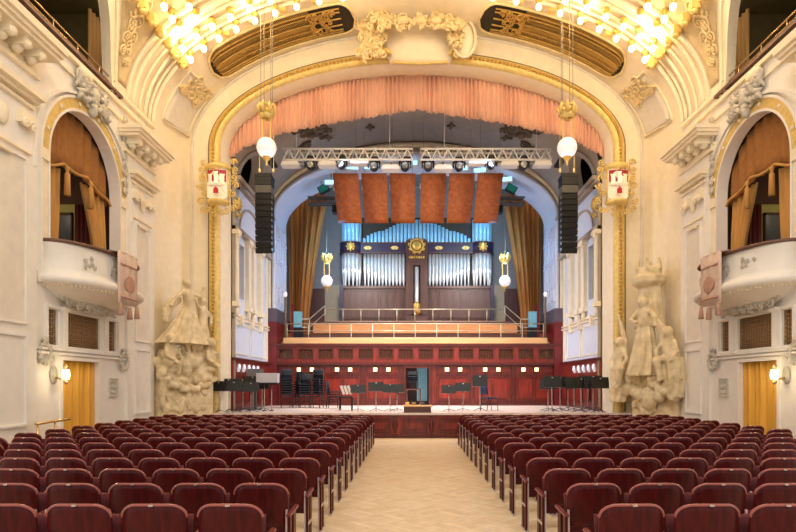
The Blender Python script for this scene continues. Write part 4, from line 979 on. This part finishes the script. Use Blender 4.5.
truss('long white lighting truss above the stage, left half', -4.95, -.14, 21.0, 10.13, .40, cables=((-4.5, 11.8), (-1.0, 12.7)))
truss('long white lighting truss above the stage, right half', .16, 5.02, 21.0, 10.13, .40, cables=((1.05, 12.7), (4.5, 11.8)))
truss('short pale truss with lamps behind the wooden panels, left', -5.0, -3.1, 26.2, 10.2, .3, 'grey_desk', cables=((-4.4, 11.3), (-3.3, 11.6)))
truss('short pale truss with lamps behind the wooden panels, right', 3.2, 5.1, 26.2, 10.2, .3, 'grey_desk', cables=((3.4, 11.6), (4.4, 11.3)))
pan = thing('flood_panel', 'x', 'stage light', (0, 0, 0), 'white flood lamps')
MB().prism([(-.36, -.10), (.36, -.10), (.28, .06), (-.28, .06)], [], -.2, .2, lambda u, v, w_: (u, w_, v)).build('housing', 'lamp_white', pan, bevel=.015)
MB().box(-.3, -.17, -.115, .3, .17, -.10).build('lens', 'paper', pan); MB().box(-.02, -.02, .06, .02, .02, .22).build('clamp', 'black', pan)
mh = thing('moving_head', 'x', 'stage light', (0, 0, 0), 'black moving head lamps')
MB().box(-.22, -.14, .02, .22, .14, .16).build('base', 'black', mh, bevel=.02)
q = MB().box(-.24, -.06, .0, .24, .06, .05); q.box(-.24, -.06, -.22, -.19, .06, .03); q.box(.19, -.06, -.22, .24, .06, .03); q.build('yoke', 'black', mh)
h_ = MB().lathe((0, -.02, -.2), [(0, .16), (.13, .15), (.17, .02), (.17, -.16), (.13, -.18), (0, -.14)], 16, 'y').build('head', 'black', mh)
MB().lathe((0, -.02, -.2), [(0, -.175), (.12, -.19)], 16, 'y').build('lens', 'mirror_grey', mh)
first = [True, True]
for i, (px, py) in enumerate(((291, 164), (328, 164), (360, 162), (391, 168), (443, 168), (477, 162), (509, 164), (542, 164))):
    p = at(px, py, 21.0); lab = 'white flat flood lamp under the truss, %s from the left' % NUM[i]
    if i == 0: pan.location = p; pan['label'] = lab
    else: dup(pan, p, 0, lab)
for i, (px, py) in enumerate(((311, 161), (341, 160), (374, 162), (405, 162), (428, 162), (459, 162), (491, 160), (523, 161))):
    p = at(px, py, 21.0); lab = 'black moving head lamp under the truss, %s from the left' % NUM[i]
    if i == 0: mh.location = p; mh['label'] = lab
    else: dup(mh, p, 0, lab)
sp = thing('blue_spotlight', 'x', 'stage light', (0, 0, 0), 'cyan glowing spotlights')
MB().box(-.3, -.1, -.12, .3, .15, .12).build('housing', 'lamp_white', sp, bevel=.02); MB().box(-.26, -.13, -.09, .26, -.10, .09).build('lens', 'lens_blue', sp); MB().box(-.02, 0, .12, .02, .04, .5).build('bracket', 'black', sp)
for i, (px, py) in enumerate(((331, 183), (352, 168), (370, 168), (388, 170), (412, 164), (446, 170), (462, 169), (480, 171), (506, 180))):
    p = at(px, py, 25.9); lab = 'cyan glowing spotlight under the organ arch, %s from the left' % NUM[i]
    if i == 0: sp.location = p; sp['label'] = lab
    else: dup(sp, p, .2*(1 if px < 411 else -1), lab)
for s in (-1, 1):
    t = thing('green_lamp', 'dark lamp with a green gel beside the organ arch, %s' % SIDE[s], 'stage light', (s*4.35+.1, 26.0, 10.85))
    MB().obox((0, 0, 0), (.5, .2, .35), Matrix.Rotation(s*.5, 3, 'Y')).build('housing', 'black', t); MB().obox((0, -.12, 0), (.42, .03, .27), Matrix.Rotation(s*.5, 3, 'Y')).build('gel', 'green_gel', t)
    t = thing('hanging_projector', 'small dark lamp hanging from the short truss, %s' % SIDE[s], 'stage light', (s*3.75+.1, 26.2, 9.95))
    MB().box(-.22, -.2, -.18, .22, .2, .18).build('housing', 'black', t, bevel=.02); MB().bar((0, 0, .18), (0, 0, .3), .03).build('clamp', 'black', t)

# acoustic reflector panels
rp = thing('reflector_panel', 'x', 'acoustic panel', (0, 0, 0), 'hanging wooden reflector panels')
q = MB(); q.slab(lambda u, v: (-.515+1.03*u, .0-.85+1.70*v-.06*sin(pi*v), .755-1.51*v-.06*sin(pi*v)), 2, 10, lambda p, u, v: p+Vector((0, .03, .03))); q.build('board', 'reflector', rp)
for x in (-.4, .4): c_ = MB().bar((0, 0, 0), (0, 0, 1), .008, 5).build('cable', 'wire', rp); c_.location = (x, -.8, .74)
for x in (-.53,): MB().box(x-.02, -.5, .25, x+.02, -.3, .5).build('hinge', 'steel', rp)
for i in range(6):
    p = (.085+(i-2.5)*1.15+(.05 if i > 2 else -.05), 23.45, 9.53); lab = 'orange brown wooden reflector panel hanging over the stage, %s from the left' % NUM[i]
    if i == 0: rp.location = p; rp['label'] = lab; r_ = rp
    else: r_ = dup(rp, p, 0, lab)
    for ch in r_.children:
        if ch.name.startswith('cable'): ch.scale.z = 9.3+3.4*sqrt(1-((p[0]+ch.location.x)/6.6)**2)-p[2]-.74-.03

# poles with lamps and screens on the jambs
for s in (-1, 1):
    t = thing('lamp_pole', 'brown pole with small white lamp at the %s end of the choir' % SIDE[s], 'floor lamp', (s*5.95, 25.62, 3.62))
    MB().bar((0, 0, 0), (0, 0, 2.15), .05, 8).build('pole', 'gold_dark', t); MB().ball((0, 0, 2.28), (.09, .09, .13)).build('lamp', 'globe', t); MB().lathe((0, 0, 0), [(.16, 0), (.16, .04), (.05, .08)], 12).build('base', 'gold_dark', t)
    t = thing('screen_cabinet', 'dark cabinet with pale cyan screen at the %s end of the choir' % SIDE[s], 'cabinet', (s*5.55, 26.6, 3.62))
    MB().box(-.19, -.2, 0, .19, .2, .85).build('body', 'navy', t); MB().box(-.18, -.22, .85, .18, .05, 1.60).build('screen', 'screen_cyan', t); MB().box(s*.25-.05, -.22, 0, s*.25+.05, .1, 1.95).build('side_board', 'wine', t)

# ------------------------------------------------------------------ furniture on the stage
msd = thing('music_stand', 'x', 'music stand', (0, 0, 0), 'black music stands')
q = MB().obox((0, -.02, 1.12), (.54, .012, .42), Matrix.Rotation(-.22, 3, 'X')); q.obox((0, -.09, .915), (.54, .07, .012), Matrix.Rotation(-.22, 3, 'X')); q.build('desk', 'black_desk', msd)
MB().bar((0, 0, .05), (0, 0, 1.1), .014, 6).build('pole', 'steel', msd)
for k in range(3): a = 2*pi*k/3+.5; MB().tube([(0, 0, .12), (.14*cos(a), .14*sin(a), .06), (.26*cos(a), .26*sin(a), .01)], .012, 6).build('leg', 'black', msd)
MB().ball((0, -.05, 1.27), (.03, .02, .03), 6, 4).build('clip', 'steel', msd)
first = True
def stand(px, ytop, d, lab, rz=0, grp='black music stands', wx=1):
    global first
    x, _, zt = at(px, ytop, d); sc = (zt-SZ)/1.33; p = (x, d, SZ)
    if first: msd.location = p; msd['label'] = lab; msd.rotation_euler.z = rz; msd.scale = (wx, 1, sc); first = False; msd['group'] = grp
    else: dup(msd, p, rz, lab, grp, (wx, 1, sc))
for i, (px, yt, d) in enumerate(((219, 381, 18.95), (229, 378.5, 19.3), (234, 381, 18.98), (243, 378.5, 19.9), (253, 376, 20.4), (251, 382, 19.1), (262, 379, 20.9))):
    stand(px, yt, d, 'black music stand in the crowd at the left end of the stage, %s from left' % NUM[i], .1*((i % 3)-1), 'music stands parked at the left')
for i, (px, yt, d) in enumerate(((358, 384.5, 20.1), (376, 382, 20.1), (390, 384, 20.0), (397, 384, 20.4))):
    stand(px, yt, d, 'black music stand in the row left of the stage doorway, %s from left' % NUM[i], .1, 'music stands left of centre')
for i, (px, yt, d) in enumerate(((449, 385, 20.0), (463, 382.5, 20.4), (480, 375, 20.1))):
    stand(px, yt, d, ('low black music stand just right of the conductor box', 'black music stand overlapping the low one, right of centre', 'tallest black music stand, near the single blue chair')[i], -.1, 'music stands right of centre')
for i, (px, yt, d) in enumerate(((548, 379, 20.3), (552, 376, 19.6), (560, 376.5, 20.1), (568, 377.5, 20.7), (574, 378, 19.9), (581, 377.5, 19.3), (588, 375.5, 20.8), (593, 375.5, 19.2), (600, 377, 18.93))):
    stand(px, yt, d, 'black music stand crowded at the right end of the stage, %s from left' % NUM[i], .12*((i % 3)-1), 'music stands parked at the right', 1.15)
# scores on two stands
for i, px in enumerate((342.5, 346, 349.5)):
    x, y, z = at(px, 390, 20.4); tag(MB().obox((x, y, z), (.09, .03, .34), Matrix.Rotation(-.35, 3, 'Y')).build('sheet_music', 'paper'), '%s of three pale leaning music sheets on the small black bench' % ('leftmost', 'middle', 'rightmost')[i], 'sheet music')
t = thing('low_table', 'small black bench left of the music stand row', 'table', (at(346, 404, 20.6)[0], 20.6, SZ))
MB().box(-.25, -.2, .46, .25, .2, .52).build('top', 'black', t)
for a in (-.22, .22):
    for b in (-.17, .17): MB().bar((a, b, 0), (a, b, .46), .018, 6).build('leg', 'black', t)
# grey desks and pale bench
t = thing('side_table', 'pale topped high table between music stands and chair stacks', 'table', (at(268, 404, 20.2)[0], 20.2, SZ))
MB().box(-.38, -.18, 1.02, .38, .18, 1.36).build('top', 'pale_top', t, bevel=.01)
MB().box(-.36, -.16, .94, .36, .16, 1.02).build('apron', 'black', t)
for a in (-.13, .13): MB().bar((a, 0, 0), (a, 0, .95), .02, 6).build('leg', 'steel', t); MB().box(a-.03, -.2, 0, a+.03, .2, .03).build('foot', 'black', t)
t = thing('grey_lectern', 'sloping grey lectern behind the parked music stands', 'lectern', (at(255, 404, 21.2)[0], 21.2, SZ))
MB().obox((0, 0, 1.35), (.62, .05, .42), Matrix.Rotation(-.5, 3, 'X')).build('desk', 'grey_desk', t); MB().box(-.06, -.05, .05, .06, .05, 1.25).build('post', 'grey_desk', t); MB().box(-.25, -.2, 0, .25, .2, .05).build('base', 'grey_desk', t)
# black orchestra chairs
oc = thing('stacking_chair', 'x', 'chair', (0, 0, 0), 'stacked orchestra chairs')
MB().box(-.23, -.22, .43, .23, .22, .48).build('seat', 'navy', oc, bevel=.015)
q = MB(); q.slab(lambda u, v: (-.22+.44*u, .24+.04*v-.03*sin(pi*u), .58+.30*v), 6, 4, lambda p, u, v: p+Vector((0, .03, 0))); q.build('backrest', 'navy', oc)
for sx in (-1, 1):
    MB().tube([(sx*.22, -.2, 0), (sx*.22, -.18, .44)], .014, 6).build('leg', 'black', oc); MB().tube([(sx*.22, .27, 0), (sx*.22, .21, .44), (sx*.22, .27, .86)], .014, 6).build('leg', 'black', oc)
    MB().tube([(sx*.22, -.2, .25), (sx*.22, .24, .25)], .010, 6).build('stretcher', 'black', oc)
nfirst = True
for si, (px, d, n, sid) in enumerate(((287, 22.6, 8, 'leftmost stack'), (297, 23.2, 7, 'stack behind the leftmost one'), (305, 22.8, 6, 'low middle stack'), (316, 22.8, 8, 'rightmost stack'))):
    x = at(px, 400, d)[0]
    for k in range(n):
        lab = 'navy orchestra chair left on stage, %s, %s from the floor' % (sid, NUM[k]); p = (x, d, SZ+.001+.10*k)
        if nfirst: oc.location = p; oc['label'] = lab; oc.rotation_euler.z = .3; nfirst = False
        else: dup(oc, p, (.3, -.4, .1, -.2)[si], lab)
for k in range(3): dup(oc, (at(334, 400, 22.3)[0], 22.3, SZ+.001+.10*k), 1.5, 'navy chair seen sideways in the small stack right of the tall stacks, %s up' % NUM[k], 'side-on orchestra chairs')
c1 = dup(oc, (at(490, 400, 20.6)[0], 20.6, SZ), 2.0, 'single blue chair standing alone at the right of the stage', 'lone chair')
for ch in c1.children:
    if ch.name.split('.')[0] in ('seat', 'backrest'): ch.data = ch.data.copy(); ch.data.materials[0] = MATS['blue_seat']
t = thing('chair_trolley', 'brown wooden table in the stage doorway under black chairs', 'table', (.0, 24.9, SZ))
MB().box(-.42, -.28, .70, .25, .32, .76).build('top', 'terrace_dark', t)
for a in (-.38, .21):
    for b in (-.2, .2): MB().box(a-.025, b-.025, 0, a+.025, b+.025, .70).build('leg', 'terrace_dark', t)
for k in range(4): dup(oc, (-.12, 24.95, SZ+.765+.085*k), 0, 'black chair piled on the table in the doorway, %s from below' % NUM[k], 'doorway chairs', (1, 1, .58))
# conductor box
t = thing('conductor_podium', 'brown wooden step box at the front centre of the stage', 'podium', (.02, 19.25, SZ))
MB().box(-.46, -.35, 0, .46, .35, .20).build('body', 'organ_wood', t, bevel=.008); MB().box(-.50, -.38, .20, .50, .38, .24).build('top', 'terrace_light', t, bevel=.006)
for i, (x, m) in enumerate(((-.33, 'gold_pale'), (-.1, 'lattice'), (.2, 'slate'))):
    tag(MB().cbox((x, 19.4, SZ+.24+.05), (.14, .12, .10)).build('small_box', m, bevel=.01), ('tiny yellowish box on the conductor podium', 'tiny brown box on the middle of the conductor podium', 'tiny grey box on the right of the podium')[i], 'box')
# brass handrail by the left wall
t = thing('brass_rail', 'short brass rail by the left wall at floor level', 'railing', (-7.6, 11.6, 0))
MB().tube([(-.1, -.40, 1.0), (-.1, .25, 1.02), (.12, .38, 1.06)], .03, 8).build('rail', 'brass', t)
for y in (-.35, .2): MB().bar((-.1, y, 0), (-.1, y, 1.0), .022, 8).build('post', 'brass', t)

# ------------------------------------------------------------------ sculpture groups
def loc_frame(s, base):      # a along the curved wall, o outward, z
    D = Vector((.5*(-s)*1.0, .866, 0)); N = Vector((-s*.866, -.5, 0)); m = -1.06 if s > 0 else 1.05; return lambda p: (m*p[0]*D.x+p[1]*N.x, m*p[0]*D.y+p[1]*N.y, p[2])
def limb(q, pts, rs): q.tube(pts, rs, 8); [q.ball(p, r, 8, 6) for p, r in zip(pts, rs)]
def head(q, c, r=.14, hair=True):
    q.ball(c, (r*.85, r*.95, r*1.15), 12, 10); q.ball((c[0], c[1]+r*.95, c[2]-r*.1), (r*.15, r*.28, r*.25), 6, 5)
    for e in (-1, 1): q.ball((c[0]+e*r*.32, c[1]+r*.8, c[2]+r*.2), r*.14, 6, 4)
    q.ball((c[0], c[1]+r*.75, c[2]-r*.5), (r*.3, r*.2, r*.1), 6, 4)
    if hair: q.ball((c[0], c[1]-r*.25, c[2]+r*.3), (r*1.05, r*1.0, r*1.05), 10, 8)
def robe(q, c, z0, z1, r0, r1, folds=11, depth=.14, lean=(0, 0), sq=.7):
    def f(u, v):
        a = 2*pi*u; r = (r0+(r1-r0)*v**.8)*(1+depth*(1-v*.6)*sin(folds*a+2*sin(v*3))); return (c[0]+lean[0]*(1-v)+r*cos(a), c[1]+lean[1]*(1-v)+sq*r*sin(a), z0+(z1-z0)*v)
    q.grid(f, 66, 14)
    for v, z in ((0, z0), (1, z1)):
        ring = [f(k/66, v) for k in range(67)]; cc = (sum(p[0] for p in ring)/67, sum(p[1] for p in ring)/67, z)
        q.add(ring+[cc], [(k, k+1, 67) for k in range(66)])
def rocks(q, box, n, r, seed):
    rn = random.Random(seed)
    for k in range(n):
        c = [rn.uniform(box[2*i], box[2*i+1]) for i in range(3)]; q.ball(c, tuple(r*rn.uniform(.6, 1.3) for _ in range(3)), 8, 6)
def sculpt(nm_, lab, s, pos, parts):
    t = thing(nm_, lab, 'sculpture', pos); L = loc_frame(s, pos)
    for name, q, vox in parts: q.v = [L(p) for p in q.v]; q.build(name, 'stone', t, remesh=vox, merge=True)
# left: a whirling skirted dancer above small figures and a garlanded block
P = []
q = MB(); robe(q, (.02, .34), 3.05, 4.28, .80, .16, 11, .20, (-.22, 0), .62); limb(q, [(.02, .34, 4.2), (.0, .36, 4.45), (-.06, .36, 4.68)], [.15, .16, .15]); limb(q, [(-.06, .36, 4.72), (-.07, .38, 4.84)], [.07, .06]); head(q, (-.08, .40, 4.95))
limb(q, [(-.2, .36, 4.70), (-.42, .45, 4.55), (-.62, .42, 4.28)], [.075, .06, .045]); limb(q, [(.12, .36, 4.68), (.36, .42, 4.62), (.50, .42, 4.86)], [.075, .06, .045]); q.ball((-.64, .42, 4.22), .06, 6, 5); q.ball((.51, .42, 4.92), .06, 6, 5)
for k in range(3): limb(q, [(-.2, .2, 4.5-.05*k), (-.5, .25, 4.4-.1*k), (-.8, .3, 4.05-.14*k), (-.72, .35, 3.7)], [.05, .08, .08, .05])
for x in (-.05, .15): limb(q, [(x, .36, 3.1), (x+.04, .38, 2.75), (x+.05, .42, 2.65)], [.09, .06, .06])
P.append(('dancer', q, .028))
q = MB(); robe(q, (.62, .22), 3.05, 3.95, .28, .16, 8, .15); limb(q, [(.62, .22, 3.9), (.58, .24, 4.25)], [.14, .15]); head(q, (.54, .30, 4.50), .13); limb(q, [(.7, .24, 4.25), (.86, .34, 4.0), (.78, .42, 3.75)], [.07, .06, .05]); limb(q, [(.48, .24, 4.22), (.3, .4, 4.3), (.2, .42, 4.5)], [.07, .06, .05]); P.append(('partner_figure', q, .03))
for nm_, (x, z), sd in (('left_child', (-.70, 2.55), 1), ('right_child', (.74, 2.5), 2)):
    q = MB(); head(q, (x, .5, z+.62), .15); limb(q, [(x, .4, z+.42), (x+.03, .42, z+.05)], [.14, .17]); limb(q, [(x-.14, .45, z+.35), (x-.2, .55, z+.1), (x-.02, .62, z)], [.06, .05, .04]); limb(q, [(x+.14, .45, z+.35), (x+.26, .55, z+.15), (x+.2, .6, z+.35)], [.06, .05, .04]); limb(q, [(x, .42, z), (x+.22, .6, z-.12), (x+.2, .55, z-.45)], [.1, .08, .05]); P.append((nm_, q, .04))
q = MB(); q.box(-.95, -.25, .2, .95, .32, 2.0); rocks(q, (-.95, .95, .1, .40, 1.9, 2.75), 70, .17, 3); rocks(q, (-.5, .9, .15, .35, 2.6, 3.1), 26, .14, 7); P.append(('rock_base', q, .035))
q = MB(); fk2 = lambda u, v, w_: (u, .32+w_, v)
for k in range(15): x = -.9+1.8*k/14; q.ball((x, .40, 1.95-.30*sin(pi*k/14)+.06*sin(k*2)), (.13, .12, .12), 8, 6)
for k in range(22):
    x = -.8+1.6*random.random(); curl(q, fk2, (x, .95+.75*random.random()), .14, 1.3, k, .045, .0, (-1)**k, 14)
limb(q, [(-.9, .4, 1.9), (-.95, .42, 1.2), (-.85, .38, .9)], [.1, .07, .03]); P.append(('garland', q, .035))
sculpt('stone_sculpture', 'cream stone wall sculpture of a dancer in whirling skirts, left of the stage', -1, (-7.55, 17.92, 0), P)
# right: tall robed figure under a crowned tower with seated figures at both sides
P = []
q = MB(); robe(q, (-.05, .30), 2.05, 3.75, .52, .24, 10, .22, (.0, .08), .7); limb(q, [(-.05, .32, 3.7), (-.05, .34, 4.1)], [.22, .2]); limb(q, [(-.05, .35, 4.15), (-.05, .38, 4.25)], [.08, .07]); head(q, (-.05, .44, 4.38), .17)
limb(q, [(-.27, .36, 4.1), (-.42, .5, 3.85), (-.2, .6, 3.75)], [.09, .075, .05]); limb(q, [(.17, .36, 4.1), (.38, .48, 3.9), (.45, .55, 3.65)], [.09, .075, .05]); q.ball((-.16, .62, 3.75), .07, 6, 5); q.ball((.46, .56, 3.6), .07, 6, 5)
for k in range(3): limb(q, [(.22, .3, 3.9), (.5+.1*k, .35, 3.4), (.62+.14*k, .4, 2.9), (.7+.1*k, .4, 2.45)], [.06, .1, .1, .05])
P.append(('robed_figure', q, .028))
q = MB(); robe(q, (-.05, .1), 3.6, 4.95, .50, .36, 9, .06, (0, 0), .7); q.lathe((-.05, .15, 0), [(.0, 4.9), (.40, 4.9), (.50, 5.0), (.50, 5.18), (.38, 5.25), (.36, 5.5), (0, 5.5)], 20)
for k in range(6): a = 2*pi*k/6; q.tube([(-.05+.36*cos(a), .15+.36*sin(a), 5.4), (-.05+.34*cos(a), .15+.34*sin(a), 5.78)], [.08, .05], 6)
P.append(('crowned_tower', q, .035))
for nm_, x, z, m in (('left_seated_figure', -.85, 2.1, -1), ('right_seated_figure', .80, 2.3, 1)):
    q = MB(); head(q, (x, .5, z+1.05), .15); limb(q, [(x, .42, z+.85), (x+m*.05, .4, z+.35)], [.17, .22]); limb(q, [(x-m*.15, .45, z+.78), (x-m*.32, .55, z+.5), (x-m*.2, .65, z+.25)], [.08, .065, .05]); limb(q, [(x+m*.17, .42, z+.78), (x+m*.32, .5, z+.45), (x+m*.2, .62, z+.2)], [.08, .065, .05])
    limb(q, [(x, .42, z+.3), (x-m*.2, .72, z+.2), (x-m*.1, .66, z-.35), (x-m*.1, .74, z-.4)], [.16, .13, .08, .06]); robe(q, (x+m*.1, .35), z-.9, z+.3, .26, .34, 8, .18, (m*.05, 0), .8)
    for k in range(2): limb(q, [(x+m*.2, .3, z+.5-.2*k), (x+m*.32, .4, z), (x+m*.22, .4, z-.7)], [.06, .09, .04])
    P.append((nm_, q, .032))
q = MB(); q.box(-.6, -.25, .2, .95, .22, 2.0); q.box(.3, -.1, 1.92, 1.25, .45, 2.12); rocks(q, (-.7, 1.0, .1, .45, 1.4, 2.3), 60, .18, 11); P.append(('rock_base', q, .035))
q = MB()
for k in range(14): curl(q, lambda u, v, w_: (u, .26+w_, v), (.05+.5*random.uniform(-1, 1), 1.3+.4*random.uniform(-1, 1)), .17, 1.3, k, .06, 0, (-1)**k, 14)
q.ball((.1, .35, 1.35), (.32, .16, .38), 10, 8); P.append(('mask_relief', q, .035)); q = MB(); limb(q, [(-1.05, .3, 4.1), (-.9, .32, 3.7), (-.75, .35, 3.2), (-.7, .4, 2.8)], [.03, .08, .1, .06]); P.append(('wing', q, .035))
sculpt('stone_sculpture', 'cream stone wall sculpture of a robed figure beneath a crown, right of the stage', 1, (7.52, 17.85, 0), P)

# ------------------------------------------------------------------ auditorium chairs
ac = thing('auditorium_chair', 'x', 'chair', (0, 0, 0), 'rows of auditorium chairs')
def outline(w_, z0, z1, r, n=8, rb=.05):
    pts = []
    for cx_, cz, a0, rr in ((w_-r, z1-r*.8, 0, r), (-w_+r, z1-r*.8, pi/2, r), (-w_+rb, z0+rb, pi, rb), (w_-rb, z0+rb, 3*pi/2, rb)):
        for k in range(n+1): a = a0+pi/2*k/n; pts.append((cx_+rr*cos(a), cz+(rr*.8 if rr == r else rr)*sin(a)))
    return pts
def bend(x, z): return -.05*(z-.5)/.4+.09*(x/.245)**2*.5
ol = outline(.243, .50, .895, .125)
q = MB()
n = len(ol); vs = []
for o, f in ((0, 1), (.018, 1)):
    for ring in range(5):
        k = 1-ring/4*.98
        for x, z in ol: xx, zz = x*k, .70+(z-.70)*k; vs.append((xx, bend(xx, zz)+o, zz))
for h in (0, 5*n):
    for rg in range(4):
        for i in range(n): j = (i+1) % n; q.f.append((h+rg*n+i, h+rg*n+j, h+(rg+1)*n+j, h+(rg+1)*n+i)); q.sm.append(True)
    q.f.append(tuple(h+4*n+i for i in range(n))); q.sm.append(True)
for i in range(n): j = (i+1) % n; q.f.append((i, j, 5*n+j, 5*n+i)); q.sm.append(True)
q.v = vs; bk = q.build('backrest', 'chair_wood', ac)
top = [p for p in ol if p[1] > .72]; q = MB(); q.tube([(x*1.0, bend(x, z)+.008, z) for x, z in top], .0125, 6); q.build('edge_trim', 'chair_rim_glint', bk)  # trim with the bright edge highlight in its colour
MB().obox((0, -.050, .896), (.034, .018, .012), Matrix.Identity(3)).build('number_plate', 'steel', bk)
q = MB(); q.slab(lambda u, v: (-.215+.43*u, .10+.07*v+.02*sin(pi*u), .40+.36*v), 6, 5, lambda p, u, v: p+Vector((0, .06, .01))); q.build('seat', 'chair_seat', ac)
for sx in (-1, 1):
    q = MB(); q.box(sx*.262-.011, -.03, .02, sx*.262+.011, .045, .62); q.box(sx*.262-.011, .12, .02, sx*.262+.011, .22, .60); q.build('side_board', 'chair_wood', ac)
    q = MB(); q.box(sx*.235-.008, -.012, .0, sx*.235+.008, .012, .66); q.box(sx*.262-.014, -.10, .0, sx*.262+.014, .28, .022); q.box(sx*.262-.012, -.02, .30, sx*.262+.012, .24, .33); q.build('leg', 'chair_steel', ac)
    q = MB(); q.obox((sx*.262, .12, .625), (.042, .34, .026), Matrix.Rotation(.06, 3, 'X')); q.build('armrest', 'chair_arm', ac, bevel=.006)
first = True
XL, XR, PITCH = -1.32, 1.22, .57
for r in range(15):
    y = 4.21+.872*r+.0; last = 15-r
    for s in (-1, 1):
        for k in range(11):
            x = (XL-.243-PITCH*k) if s < 0 else (XR+.243+PITCH*k)
            px = CX+F*(x-CAMX)/y
            if px < -22 or px > 818: continue
            if y > 12.2 and abs(x) > 7.75: continue
            row = 'front row' if last == 1 else ('back row in view' if r == 0 else '%s row from stage' % NUM[last-1])
            lab = 'dark red auditorium chair %s of aisle, %s, %s from aisle' % (SIDE[s], row, NUM[k])
            if first: ac.location = (x, y, 0); ac['label'] = lab; first = False
            else: dup(ac, (x, y, 0), random.uniform(-.015, .015), lab)
